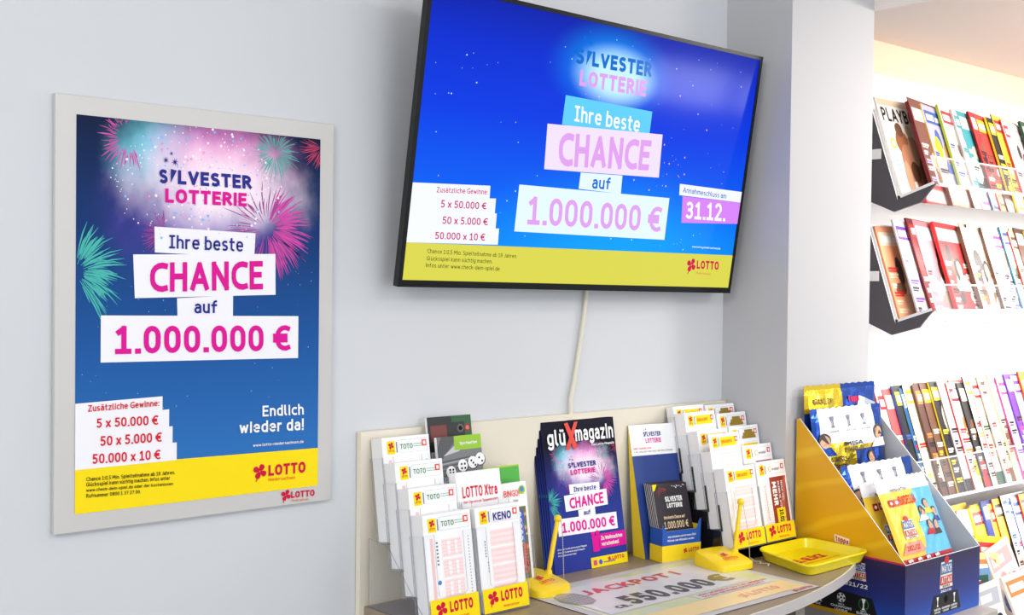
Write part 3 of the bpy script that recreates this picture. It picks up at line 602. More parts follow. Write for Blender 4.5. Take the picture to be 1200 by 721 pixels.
def header(b, fr, w, h, word, wc, icon='hotorange', strip=None):
    y1 = h-.006; y0 = h-.030
    b.rect(fr, .010, y0, .027, y1-.001, ink('yellow'), 1); b.clover(fr, .0185, y1-.009, .0062, ink('crimson'), 2); b.line(fr, 'LOTTO', .0125, y0+.004, .0245, y0+.0075, ink('crimson'), .2, 2, 3)
    b.rect(fr, .0295, y0+.002, .032, y1-.003, mat('ink_greyprint', (120, 122, 140), .5), 1)
    if strip: b.rect(fr, .035, y0+.002, w-.012, y1-.0025, ink(strip), 1)
    else:
        fm = mat('ink_framegrey', (196, 198, 206), .5)
        for q in ((.035, y0+.001, w-.005, y0+.0016), (.035, y1-.0006, w-.005, y1), (.035, y0+.001, .0356, y1), (w-.0056, y0+.001, w-.005, y1)): b.rect(fr, *q, fm, 1)
    if word: b.line(fr, word, .038, y0+.0075, .038+len(word)*.0068, y0+.0165, wc, .15, 2, 6)
    hot = mat('ink_hotorange', (238, 66, 34), .5)
    b.rect(fr, w-.017, y0+.010, w-.007, y1-.003, hot, 2); b.rect(fr, w-.0145, y0+.0125, w-.0095, y1-.0055, PAP, 3)
def slip_art(kind):
    def toto(b, fr, w, h):
        header(b, fr, w, h, 'TOTO', ink('green'))
        g = mat('ink_greenline', (110, 170, 130), .5); b.rect(fr, .067, h-.0155, .088, h-.0145, g, 2); b.rect(fr, .067, h-.0195, .086, h-.0185, g, 2)
        pl = mat('ink_pinkfield', (253, 228, 228), .5); pc = mat('ink_pinkcell', (249, 202, 203), .5); dk = mat('ink_greyprint', (120, 122, 140), .5)
        b.rect(fr, .012, .04, .018, h-.04, mat('ink_pinkbar', (250, 200, 200), .5), 1)
        for j in range(4):
            y1 = h-.044-j*.034; y0 = y1-.030
            if y0 < .005: break
            b.rect(fr, .036, y0, w-.024, y1, pl, 1); grid(b, fr, .037, y0+.001, w-.025, y1-.001, 9, 5, pc, 2, .5)
            for q in ((.046, y0+.003, .054, y1-.003), (.062, y0+.003, .070, y1-.003)): grid(b, fr, *q, 1, 3, PAP, 3, .8)
        for j in range(26): b.rect(fr, w-.010, h-.046-j*.0052, w-.008, h-.044-j*.0052, dk, 1)
        for j in range(7): b.rect(fr, .024, h-.050-j*.006, .028, h-.047-j*.006, dk, 1)
        b.disc(fr, .026, h-.115, .004, mat('ink_seablue', (60, 130, 200), .5), 1)
    def keno(b, fr, w, h):
        header(b, fr, w, h, '', ink('violet')); b.line(fr, 'KENO', .040, h-.0265, .082, h-.0125, ink('violet'), .2, 2, 6)
        pl = mat('ink_pinkfield', (253, 228, 228), .5); pc = mat('ink_pinkcell2', (251, 216, 217), .5); dk = mat('ink_greyprint', (120, 122, 140), .5)
        for j in range(4):
            y1 = h-.042-j*.031; y0 = y1-.0275
            b.rect(fr, .030, y0, w-.016, y1, pl, 1); grid(b, fr, .031, y0, w-.017, y1, 18, 3, pc, 2, .45)
        for j in range(6): b.rect(fr, .016, h-.062-j*.005, .0185, h-.059-j*.005, dk, 1)
        for j in range(4): b.rect(fr, .020, h-.098-j*.005, .0225, h-.0955-j*.005, dk, 1)
    def euro(b, fr, w, h):
        header(b, fr, w, h, '', None, strip='yellow'); b.line(fr, 'EUROJACKPOT', .040, h-.0215, w-.026, h-.0145, ink('orange'), .2, 2, 4)
        pl = mat('ink_pinkfield', (253, 228, 228), .5); pc = mat('ink_pinkcell2', (251, 216, 217), .5)
        for j in range(5):
            y1 = h-.040-j*.025; y0 = y1-.021
            if y0 < .004: break
            b.rect(fr, .026, y0, w-.012, y1, pl, 1); grid(b, fr, .027, y0, w-.013, y1, 8, 3, pc, 2, .5)
        b.rect(fr, .012, .01, .016, h-.04, pl, 1)
    def gold(b, fr, w, h):
        header(b, fr, w, h, '', None); gm = mat('ink_olive_gold', (150, 122, 20), .5)
        for i, (a, c) in enumerate(((.052, .080), (.046, .086), (.042, .090))): b.rect(fr, a, h-.016-.0065*i, c, h-.0095-.0065*i, gm, 2)
        b.rect(fr, .044, h-.052, w-.008, h-.040, ink('yellow'), 1); b.rect(fr, .010, .02, .040, h-.04, mat('ink_pinkfield', (253, 228, 228), .5), 1)
    def mehr(b, fr, w, h):
        header(b, fr, w, h, '', None); ws = mat('ink_greyprint', (120, 122, 140), .5)
        b.disc(fr, .046, h-.018, .006, ink('gold'), 2, 10); b.disc(fr, .046, h-.018, .0042, PAP, 3, 10); b.line(fr, 'eurojackpot', .054, h-.0215, .080, h-.0155, ws, .16, 2, 3)
        rm = mat('ink_brick_red', (156, 48, 36), .45); b.rect(fr, .040, .03, w-.006, h-.036, rm, 1)
        r2 = mat('ink_brick_red_light', (196, 92, 66), .45); b.q2(fr, [(.060, .03), (.075, .03), (.098, h-.036), (.090, h-.036)], r2, 1.5)
        def vert(t, x0, x1, ya, yb, m, w_, k=3): b.text(fr, t, [(x1, ya), (x1, yb), (x0, yb), (x0, ya)], m, w_, k, 5)
        vert('MEHR', .046, .061, h-.046, h-.098, PAP, .26); vert('ERLEBEN SIE JETZT', .066, .072, h-.046, h-.105, PAP, .18); vert('NOCH VIEL', .077, .084, h-.046, h-.090, PAP, .18)
        b.rect(fr, .052, .032, .082, h-.104, ink('yellow'), 2); vert('10.01', .060, .074, h-.108, .036, ink('black'), .2, 4)
        pc = mat('ink_pinkcell2', (251, 216, 217), .5); grid(b, fr, .012, .03, .036, h-.04, 4, 18, pc, 1, .5)
    def xtra(b, fr, w, h):
        for i in range(8): b.rect(fr, 0, h*.10*i*.62, w, h*.10*(i+1)*.62, mat('ink_icy%d' % i, tuple(int(a+(c-a)*i/7) for a, c in zip((176, 208, 240), (244, 248, 253))), .4), 1)
        b.line(fr, 'LOTTO Xtra', .012, h-.046, w-.010, h-.026, ink('red'), .17, 3, 6); b.line(fr, 'Mehr Chancen in der Tippgemeinschaft', .013, h-.056, w-.010, h-.051, ink('red'), .14, 3, 3)
    def dice(b, fr, w, h):
        gk = [mat('ink_photo_grey%d' % i, (g, g, g+2), .4) for i, g in enumerate((60, 84, 120, 160, 196))]
        b.rect(fr, 0, 0, w, h, gk[2], 1); r = random.Random(5)
        for i in range(26): y = r.uniform(0, h*.8); b.q2(fr, [(0, y), (w, y+.01), (w, y+.011+r.random()*.004), (0, y+.003)], r.choice(gk), 1.2+i*.02)
        b.q2(fr, [(0, h-.02), (.01, h), (.05, h), (.0, h-.05)], gk[1], 1.9); b.q2(fr, [(.012, h-.035), (.06, h-.004), (.05, h-.028)], gk[4], 1.95)
        b.rect(fr, w*.38, h-.026, w, h, mat('ink_leaf_lime', (150, 196, 44), .4), 2); b.line(fr, 'Sportwetten', w*.50, h-.017, w*.9, h-.011, PAP, .18, 3, 3)
        pip = ink('black')
        for cx, cy, n in ((.028, h-.066, 6), (.056, h-.056, 4), (.080, h-.052, 3), (.098, h-.047, 2)):
            s = .011; b.disc(fr, cx, cy, s*1.12, gk[0], 2.2, 12); b.disc(fr, cx-.001, cy+.0012, s*1.05, PAP, 2.5, 10)
            for px, py in {6: ((-.3, -.5), (-.3, 0), (-.3, .5), (.35, -.5), (.35, 0), (.35, .5)), 4: ((-.35, -.35), (.35, -.35), (-.35, .35), (.35, .35)), 3: ((-.4, .4), (0, 0), (.4, -.4)), 2: ((-.3, .3), (.3, -.3))}[n]:
                b.disc(fr, cx+px*s, cy+py*s, s*.2, pip, 3.2, 8)
    def suits(b, fr, w, h):
        b.rect(fr, 0, 0, w, h, mat('ink_charcoal', (44, 44, 44), .35), 1); b.rect(fr, w*.55, h-.012, w, h, mat('ink_dark_green', (44, 92, 56), .35), 1.5)
        b.rect(fr, w*.84, h-.04, w, h-.012, mat('ink_dark_green', (44, 92, 56), .35), 1.5); b.rect(fr, .006, h-.046, .044, h-.016, mat('ink_dull_red', (122, 60, 54), .35), 2)
        g1 = mat('ink_midgrey', (96, 96, 96), .4); b.disc(fr, w*.74, h-.024, .008, g1, 2, 12); b.disc(fr, w*.90, h-.024, .008, mat('ink_dull_red', (122, 60, 54), .35), 2, 12)
        b.disc(fr, w*.74, h-.024, .0045, ink('black'), 3, 8); b.disc(fr, w*.90, h-.024, .0045, mat('ink_salmon', (220, 110, 90), .4), 3, 8); b.rect(fr, w*.74, h-.05, w*.97, h-.043, mat('ink_dull_red', (122, 60, 54), .35), 2)
    def bingo(b, fr, w, h):
        b.line(fr, 'BINGO!', .048, h-.026, .086, h-.014, mat('ink_hotorange', (238, 66, 34), .5), .14, 3, 5); b.disc(fr, w-.012, h-.015, .0085, ink('lime'), 2, 10); b.disc(fr, w-.012, h-.014, .005, mat('ink_seablue', (60, 130, 200), .5), 3, 8)
        b.line(fr, 'EURO', .070, h-.037, .082, h-.032, mat('ink_greyprint', (120, 122, 140), .5), .16, 3, 3)
        b.rect(fr, w-.040, .01, w-.006, h-.046, mat('ink_olive', (104, 104, 62), .4), 1); r = random.Random(2)
        for i in range(30): b.disc(fr, w-.040+.003+r.random()*.028, .012+r.random()*(h-.066), .002+r.random()*.003, mat('ink_conf%d' % (i % 4), ((60, 140, 60), (230, 160, 60), (80, 60, 50), (210, 200, 120))[i % 4], .4), 1.5+i*.02, 7)
        b.rect(fr, w-.034, h-.112, w-.013, h-.054, mat('ink_bingoblue', (46, 92, 200), .4), 2.4)
        for j, ch in enumerate('BINGO'):
            y = h-.060-j*.011; b.disc(fr, w-.0235, y, .0048, PAP, 2.8, 10); b.line(fr, ch, w-.0252, y-.003, w-.0218, y+.003, mat('ink_bingoblue', (46, 92, 200), .4), .2, 3.4, 4)
        b.text(fr, 'BINGO', [(w-.010, h-.116), (w-.010, h-.168), (w-.026, h-.168), (w-.026, h-.116)], mat('ink_hotorange', (238, 66, 34), .5), .2, 3.5, 5)
        b.rect(fr, .008, .01, .05, h-.05, mat('ink_pinkfield', (253, 228, 228), .5), 1)
    def social(b, fr, w, h):
        b.rect(fr, 0, h*.7, w, h, mat('ink_leaf_green', (76, 176, 62), .4), 1); b.rect(fr, 0, h-.003, w, h, ink('lime'), 1.5); b.line(fr, 'lotto.info', .01, h-.034, w*.52, h-.026, PAP, .2, 3, 4)
        b.rect(fr, 0, h*.5, w, h*.7, PAP, 1); rd = ink('red')
        for cx in (.018, .042): b.disc(fr, cx+.02, h*.7-.012, .011, rd, 2, 12); b.disc(fr, cx+.02, h*.7-.013, .006, PAP, 3, 10)
        fb = mat('ink_bingoblue', (46, 92, 200), .4); b.rect(fr, w-.026, h*.62, w-.006, h*.62+.03, fb, 2); b.line(fr, 'f', w-.019, h*.62+.004, w-.012, h*.62+.024, PAP, .24, 3, 5)
    return locals()[kind]
def slip_pile(x, y, z, w, h, d, t, art, name, label, cat, group=None, proud=0.0, part='top_slip'):
    """a pile leaning back by t; (x,y,z) is the lower left of its front face; proud lifts the front slip"""
    fr = tilted(x, y, z, t); e = V((0, math.cos(t), -math.sin(t)))
    o = thing(name, label, cat, (x+w/2, y+d/2, z), group)
    b = B(); b.obox(fr.p(0, 0)+e*.0009, fr.ex*w, fr.ey*h, e*(d-.0009), PAPE, {2: PAPE, 3: PAP, 1: PAPE}); b.build('pile', o)
    f2 = fr.sub(0, proud); b = B(); b.obox(f2.p(0, 0), fr.ex*w, fr.ey*h, e*.0008, PAP); slip_art(art)(b, f2, w, h); b.build(part, o)
    return o
def lip(b, fr, w, h, cut, face, side, t=.002):        # pocket front with a rounded finger cut-out
    c0, c1, y0 = cut; r = .008; pts = [(0, 0), (w, 0), (w, h), (c1, h)]
    for i in range(5): a = -math.pi/2*i/4; pts.append((c1-r+r*math.cos(a), y0+r+r*math.sin(a)))
    for i in range(5): a = -math.pi/2-math.pi/2*i/4; pts.append((c0+r+r*math.cos(a), y0+r+r*math.sin(a)))
    pts += [(c0, h), (0, h)]
    # concave outline: cut into three convex pieces
    pc = [[(0, 0), (w, 0), (w, y0), (0, y0)], [(0, y0), (c0, y0), (c0, h), (0, h)], [(c1, y0), (w, y0), (w, h), (c1, h)]]
    for q in pc: b.poly([fr.p(x, y) for x, y in q], face)
    for i in range(len(pts)):
        j = (i+1) % len(pts); b.poly([fr.p(*pts[i], 0), fr.p(*pts[i], -t), fr.p(*pts[j], -t), fr.p(*pts[j], 0)], side)
def pocket(o, x, y, z, w, h, d, t, face, edge_, hb, name='pocket', cut=True, label=None):
    """side walls, floor and front of one pocket around a pile"""
    fr = tilted(x, y, z, t); e = V((0, math.cos(t), -math.sin(t))); b = B(); s = .0022; g = .0012
    for xx in (-.0034, w+.0012):
        q = [fr.p(xx, -.002, .0032), fr.p(xx, -.002)+e*(d+g), fr.p(xx, hb)+e*(d+g), fr.p(xx, hb, .0032)]
        for dx in (0, s): b.poly([p+V((dx, 0, 0)) for p in (q if dx else q[::-1])], face)
        for i in range(4): b.poly([q[i], q[(i+1) % 4], q[(i+1) % 4]+V((s, 0, 0)), q[i]+V((s, 0, 0))], edge_)
    b.obox(fr.p(-.0034, -.0028, .003), fr.ex*(w+.0068), e*(d+.004), fr.ey*.0016, face, {2: edge_, 0: edge_, 1: edge_})
    lip(b, fr.sub(-.0034, -.002, .0034), w+.0068, hb+.002, (.024, w-.018, .045) if cut else (.03, w-.024, hb*.55), face, edge_)
    p = b.build(name, o)
    if label is not None:
        lf = fr.sub(0, 0, .0042); b = B(); b.rect(lf, 0, 0, w, label, ink('yellow'), 0); cr = ink('crimson')
        b.clover(lf, .0225, label*.60, .0125, cr, 1); b.line(lf, 'LOTTO', .040, label*.40, w-.014, label*.84, cr, .25, 1, 8); b.line(lf, 'Niedersachsen', .044, label*.13, w-.024, label*.25, ink('orange'), .13, 1, 4)
        b.build('brand_label', p)
    return p
# left holder, two columns of four tiers
def tierxy(k): return -.198+.040*k, DESK+.0052+.0395*k
T = math.radians(9.0); PH = .181
h1 = thing('leaflet_holder', 'clear stepped acrylic holder full of betting slips at the left end of the counter', 'leaflet holder', (.632, -.12, DESK))
lx = ((.526, .104), (.6395, .104))
for c in range(2):
    for k in range(4):
        x, w = lx[c]; y_, z_ = tierxy(k)
        pocket(h1, x, y_, z_-.0013, w, PH, .034, T, ACR, ACE, .148, label=.041 if k == 0 else None)
for xx in (.5205, .7455):
    b = B()
    q = [V((xx, -.199, DESK+.0008)), V((xx, -.022, DESK+.0008)), V((xx, -.022, DESK+.122)), V((xx, -.078, DESK+.118)), V((xx, -.118, DESK+.079)), V((xx, -.158, DESK+.04))]
    b.poly([p for p in q], ACR); b.poly([p+V((.0022, 0, 0)) for p in q][::-1], ACR)
    for i in range(6): b.poly([q[i], q[(i+1) % 6], q[(i+1) % 6]+V((.0022, 0, 0)), q[i]+V((.0022, 0, 0))], ACE)
    b.build('support_side', h1)
b = B(); b.box((.5205, -.199, DESK+.0004), (.7477, -.022, DESK+.0022), ACR, {4: ACE, 2: ACE, 0: ACE}); b.build('base_plate', h1)
tn = ('front tier', 'second tier', 'third tier', 'rear top tier')
for k in range(4):
    y_, z_ = tierxy(k)
    slip_pile(.5265, y_, z_, .103, PH, .033, T, 'toto', 'slip_stack', 'white slips with green heading in the %s of the left holder' % tn[k], 'betting slips', 'green-headed slips in the left holder')
y, z = tierxy(0); slip_pile(.640, y, z, .103, PH, .033, T, 'keno', 'slip_stack', 'pile of pink-ruled slips with purple heading at front of left holder', 'betting slips')
y, z = tierxy(1); slip_pile(.640, y+.012, z, .103, .196, .020, T, 'xtra', 'leaflet_stack', 'white and pale blue leaflets with red heading behind the purple-headed slips', 'leaflets', part='front_leaflet')
y, z = tierxy(2); slip_pile(.640, y+.025, z, .103, .214, .007, T, 'dice', 'leaflet_stack', 'grey leaflet with four white dice and a lime strip', 'leaflets', part='front_leaflet')
y, z = tierxy(3); slip_pile(.640, y+.016, z, .103, .208, .006, T, 'suits', 'leaflet_stack', 'dark charcoal leaflet standing tallest at the back of the left holder', 'leaflets', part='front_leaflet')
# bingo leaflets in their own clear stand
h3 = thing('leaflet_holder', 'small clear stand with bingo leaflets just behind the purple-headed slips', 'leaflet holder', (.79, -.09, DESK))
T3 = math.radians(9)
pocket(h3, .722, -.125, DESK+.004, .106, .19, .016, T3, ACR, ACE, .10, cut=False); pocket(h3, .742, -.088, DESK+.030, .100, .19, .012, T3, ACR, ACE, .10, cut=False)
b = B(); b.box((.719, -.129, DESK+.0004), (.846, -.045, DESK+.0018), ACR, {2: ACE, 0: ACE, 1: ACE})
for xx in (.7385, .8430): b.box((xx, -.098, DESK+.0018), (xx+.0022, -.066, DESK+.028), ACR, {2: ACE})
b.build('base_plate', h3)
slip_pile(.7225, -.125, DESK+.0055, .105, .200, .015, T3, 'bingo', 'leaflet_stack', 'white bingo leaflets with colourful right edge beside the yellow pen stand', 'leaflets', part='front_leaflet')
slip_pile(.7425, -.088, DESK+.0315, .099, .200, .011, T3, 'social', 'leaflet_stack', 'green-topped leaflet with a blue f square behind the bingo leaflets', 'leaflets', part='front_leaflet')
# right holder, smoked base, two columns of five tiers
h2 = thing('leaflet_holder', 'dark-based stepped holder full of betting slips beside the grey column', 'leaflet holder', (1.38, -.15, DESK))
T2 = math.radians(11); dy, dz = .0370, .036; H2 = .167
rx = ((1.308, .103), (1.416, .103)); DEE = mat('smoked_edge', (40, 40, 44), .3)
def t2(k): return -.214+dy*k, DESK+.027+dz*k
for c in range(2):
    for k in range(5):
        y, z = t2(k); pocket(h2, rx[c][0], y, z, rx[c][1], H2, .030, T2, ACR, ACE, .120, label=.036 if k == 0 else None)
for xx in (1.3035, 1.5195):
    b = B()
    for k in range(5):
        y, z = t2(k); b.box((xx, y-.004, DESK+.0006+(0 if k == 0 else dz*(k-1)*.0)), (xx+.0025, y+dy-.004 if k < 4 else y+.030, z-.0032), DACR)
    b.build('smoked_side', h2)
for c in range(2):
    for k in range(1, 5):
        y, z = t2(k); b = B(); fr = tilted(rx[c][0]-.0034, y-.0062, z-.003, T2); b.obox(fr.p(0, 0), fr.ex*.1098, fr.ey*.055, V((0, .0018, 0)), DACR); b.build('smoked_step', h2)
b = B(); b.box((1.3035, -.218, DESK+.0004), (1.522, -.030, DESK+.003), DACR); b.build('base_plate', h2)
lab2 = ('front', 'second', 'third', 'fourth', 'rear')
for k in range(5):
    y, z = t2(k); hh = H2+(.0 if k != 1 else -.004)
    if k == 4: hh = .141
    slip_pile(1.3085, y, z+.001, .102, hh, .029 if k < 4 else .02, T2, 'euro', 'slip_stack', 'slips with yellow heading strip, %s tier on the left of the right-hand holder' % lab2[k], 'betting slips', 'yellow-headed slips in the right holder', proud=.036 if k == 1 else 0)
for k in range(5):
    y, z = t2(k); hh = (.170, .166, .168, .158, .138)[k]
    lb = ('front pile of slips with brick-red panel, right end of the right holder', 'second red-panelled slip pile directly behind the front red-panelled slips', 'white slips with olive gold emblem, third tier by the grey column', 'white slips with olive gold emblem, fourth tier by the grey column', 'white slips with olive gold emblem, rearmost tier by the grey column')[k]
    slip_pile(1.4165, y, z+.001, .102, hh, .029 if k < 4 else .02, T2, 'mehr' if k < 2 else 'gold', 'slip_stack', lb, 'betting slips', 'slips on the right of the right holder')
# ------------------------------------------------------------------ magazines with the same artwork, fanned against the panel
MAGSKY = sky_print('printed_magazine_sky'); nv = mat('ink_mag_blue', (40, 58, 150), .3)
e_ = MAGSKY.node_tree
for nd in e_.nodes:
    if nd.type == 'VALTORGB':
        for el, c in zip(nd.color_ramp.elements, ((44, 56, 150), (44, 62, 150), (30, 44, 120), (16, 16, 34))): el.color = rgb(c)
def magazine_cover(b, fr, w, h):
    skysheet(b, fr, w, h, MAGSKY, .127, 1.19); s = w/.42*.001
    f3 = fr.sub(0, h-.594*s/.001-.052); 
    fireworks(b, F(f3.p(0, 0), fr.ex, fr.ey), w, .594*s/.001, s, 11, .7)
    keep = lambda e: (e[0] in 'po' or (e[0] == 't' and (e[1] in ('S', 'LVESTER', 'LOTTERIE', '|hre beste', 'CHANCE', 'auf', '1.000.000 €'))) or (e[0] == 's' and e[1] < 4))
    layout(b, f3, POSTER, s, ink, lambda n: STRIP, 3, 8, only=keep)
    b.line(fr, 'glü', .012, h-.050, .060, h-.016, PAP, .17, 6, 8); b.line(fr, 'magazin', .088, h-.044, w-.006, h-.012, PAP, .17, 6, 8)
    xr = mat('ink_brush_red', (226, 58, 40), .4); b.q2(fr, [(.058, h-.058), (.068, h-.060), (.098, h-.004), (.088, h-.004)], xr, 7); b.q2(fr, [(.060, h-.006), (.070, h-.004), (.092, h-.056), (.080, h-.060)], xr, 7.3)
    b.line(fr, 'Das Lotto-Magazin', w-.07, h-.056, w-.006, h-.051, PAP, .16, 6, 3)
    mg = ink('magenta'); b.rect(fr, w-.075, .036, w, .066, mg, 3); b.rect(fr, w-.094, .032, w-.076, .058, mg, 3); b.rect(fr, w-.0955, .058, w-.0745, .064, mg, 3.2)
    for sx in (-1, 1): b.disc(fr, w-.085+sx*.006, .069, .0055, mg, 3.4+sx*.1, 8)
    b.line(fr, 'Zu Weihnachten', w-.070, .053, w-.010, .061, PAP, .2, 5, 4); b.line(fr, 'verschenken!', w-.070, .041, w-.022, .049, PAP, .2, 5, 4)
    yl = ink('yellow'); b.rect(fr, .098, .0, w, .021, yl, 3); b.clover(fr, w-.052, .0135, .005, ink('crimson'), 4); b.line(fr, 'LOTTO', w-.044, .010, w-.010, .0175, ink('crimson'), .24, 4, 4)
    b.rect(fr, .104, .005, .114, .015, mat('ink_insta', (214, 60, 130), .4), 4); b.disc(fr, .124, .010, .0052, mat('ink_bingoblue', (46, 92, 200), .4), 4, 10)
    for j, (x0, x1, y) in enumerate(((.03, .10, .100), (.03, .108, .093), (.012, .09, .046), (.012, .084, .040), (.012, .06, .034))): b.line(fr, 'Infos zur Sonderauslosung im Magazin', x0, y, x1, y+.0035, PAP, .13, 4, 2)
    b.rect(fr, .132, .007, .165, .0095, mat('ink_greyprint', (120, 122, 140), .5), 4)
ang = math.radians(-2.0); mw, mh = .201, .302; tl = math.radians(9.7)
for i in range(5):
    off = i*.0044; ex = V((math.cos(ang), math.sin(ang), 0)); nb = V((-math.sin(ang), math.cos(ang), 0))
    ey = nb*math.sin(tl)+V((0, 0, math.cos(tl))); O = V((.9355, -.0650, DESK+.0006))+nb*(off*.62)-ex*(off*.85)
    fr = F(O, ex, ey); en = -fr.n
    o = thing('magazine', ['glossy blue lottery magazine with fireworks cover, front of the leaning pile', 'second magazine of the leaning pile, just behind the front one', 'third magazine of the leaning pile, dark spine showing', 'fourth magazine of the leaning pile, dark spine showing', 'rearmost magazine of the leaning pile against the cream panel'][i], 'magazine', tuple(O), 'lottery magazines leaning on the panel')
    b = B(); b.obox(O+en*.0003, ex*mw, ey*mh, en*.0026, mat('paper_pile_edge', (236, 233, 232)), {0: mat('mag_spine', (30, 34, 70), .35)}); b.build('pages', o)
    b = B(); b.obox(O, ex*mw, ey*mh, en*.0003, nv)
    if i == 0: magazine_cover(b, fr, mw, mh)
    else: skysheet(b, fr, mw, mh, MAGSKY, .127, 1.19); s = mw/.42*.001; fireworks(b, fr.sub(0, mh-.594*s/.001-.052), mw, .594*s/.001, s, 11, .35)
    b.build('cover', o)
# ------------------------------------------------------------------ scratch-card dispenser
blue = mat('card_blue', (24, 84, 178), .4); cy = mat('card_yellow', (250, 216, 30), .4)
dn = thing('card_dispenser', 'blue and yellow cardboard dispenser with white header holding scratch cards', 'dispenser', (1.235, -.10, DESK))
da = math.radians(-9.8); dx = V((math.cos(da), math.sin(da), 0)); db = V((-math.sin(da), math.cos(da), 0)); dt = math.radians(13.6)
ey = db*math.sin(dt)+V((0, 0, math.cos(dt)))
O = V((1.178, -.0830, DESK+.0008)); bw, bh = .126, .2825; fr = F(O, dx, ey)
b = B(); b.obox(O, dx*bw, ey*bh, -fr.n*.0015, mat('card_navy', (30, 60, 134), .4), {0: cy, 1: cy, 3: cy})
b.rect(fr, 0, bh-.066, bw, bh, PAP, 1); b.text(fr, 'S', [(.037, bh-.016), (.042, bh-.016), (.042, bh-.026), (.037, bh-.026)], ink('navy'), .24, 2, 5); b.line(fr, 'LVESTER', .047, bh-.026, .084, bh-.016, ink('navy'), .24, 2, 5)
b.q2(fr, [(.0425, bh-.0155), (.0465, bh-.016), (.043, bh-.027)], ink('navy'), 2); b.star(fr, .0445, bh-.0105, .003, ink('navy'), 2); b.star(fr, .040, bh-.0125, .002, ink('navy'), 2)
b.line(fr, 'LOTTERIE', .041, bh-.040, .083, bh-.030, ink('magenta'), .24, 2, 5); b.line(fr, 'IHRE CHANCE AUF', .006, bh-.053, .054, bh-.049, ink('red'), .15, 2, 3); b.line(fr, '1 MILLION EURO UND VIELE WEITERE GEWINNE', .006, bh-.060, .112, bh-.0565, mat('ink_greyprint', (120, 122, 140), .5), .13, 2, 2)
b.build('back_board', dn)
fl = F(O, -db, V((0, 0, 1))); b = B()      # folding strut sides of the board
for t0 in (0, bw-.001):
    P0 = O+dx*t0-fr.n*.0018; q = [P0, P0+ey*(bh*.98), P0+db*.040]
    b.poly(q, cy); b.poly([p+dx*.001 for p in q][::-1], cy)
b.build('side_strut', dn)
b = B(); pw = .104; po = V((1.1878, -.0868, DESK+.0010)); D = .040
b.obox(po-db*D, dx*pw, db*.0012, V((0, 0, .064)), blue, {3: cy, 5: cy}); b.obox(po-db*D, dx*.0012, db*D, V((0, 0, .070)), blue, {1: cy, 5: cy}); b.obox(po-db*D+dx*(pw-.0012), dx*.0012, db*D, V((0, 0, .070)), blue, {0: cy, 5: cy})
b.obox(po-db*D, dx*pw, db*D, V((0, 0, .0012)), cy)
ff = F(po-db*D, dx, V((0, 0, 1))); b.rect(ff, 0, 0, pw, .034, cy, 1); b.q2(ff, [(0, .064), (.012, .064), (0, .080)], blue, 0); b.q2(ff, [(pw-.012, .064), (pw, .064), (pw, .086), (pw-.006, .080)], blue, 0)
b.clover(ff, pw-.042, .020, .0055, ink('crimson'), 2); b.line(ff, 'LOTTO', pw-.033, .016, pw-.006, .0245, ink('crimson'), .25, 2, 5)
b.line(ff, 'Jetzt mitspielen und mit etwas Glück', .014, .050, pw-.014, .0545, PAP, .15, 2, 3); b.line(ff, 'Millionär oder Millionärin werden.', .014, .042, pw-.018, .0465, PAP, .15, 2, 3)
fs = F(po+db*0.0, -db, V((0, 0, 1))); b.rect(fs, 0, 0, D, .034, cy, 1)
b.build('pocket', dn)
crd = mat('card_dark', (40, 30, 40), .35)
ct = math.radians(15.8); ec = db*math.sin(ct)+V((0, 0, math.cos(ct)))
for i in range(6):
    Oc = po-db*(D-.0045)+db*(.0052*i)+dx*.0085+V((0, 0, .0022)); cw, ch = .092, .158
    fc = F(Oc, dx, ec); o = thing('scratch_card', ['dark scratch card with gold figures at the front of the blue dispenser'][0] if i == 0 else 'dark scratch card tucked behind the front card in the blue dispenser', 'card', tuple(Oc), None if i == 0 else 'scratch cards behind the front one')
    b = B(); b.obox(Oc, dx*cw, ec*ch, -fc.n*.0016, crd, {0: PAPE, 1: PAPE})
    if i == 0:
        gp = mat('ink_pale_gold', (240, 214, 170), .35); r = random.Random(4); rd = mat('ink_ember', (150, 60, 50), .4)
        for j in range(26):
            a = r.uniform(-2.2, -.2); l = r.uniform(.008, .022); cx, cyy = .016, ch-.006; b.q2(fc, [(cx, cyy), (cx+l*math.cos(a), cyy+l*math.sin(a)), (cx+l*math.cos(a+.05), cyy+l*math.sin(a+.05))], rd, 1+j*.03)
        for j in range(10): b.disc(fc, .05+r.random()*.034, ch-.004-r.random()*.008, .0012, PAP, 1.5+j*.03, 6)
        b.q2(fc, [(0, ch), (0, ch-.014), (.004, ch-.013), (.012, ch)], ink('yellow'), 1.9); b.line(fc, 'SiLVESTER', .028, ch-.038, .074, ch-.027, PAP, .26, 2, 5); b.line(fc, 'LOTTERIE', .031, ch-.051, .072, ch-.041, PAP, .26, 2, 5)
        b.line(fc, 'Ihre beste Chance auf', .018, ch-.074, .074, ch-.067, gp, .2, 2, 4); b.line(fc, '1.000.000 €', .016, ch-.094, .080, ch-.079, gp, .15, 2, 7); b.rect(fc, .030, .014, .072, .031, mat('ink_paleplate', (222, 230, 226), .4), 2)
    b.build('card', o)
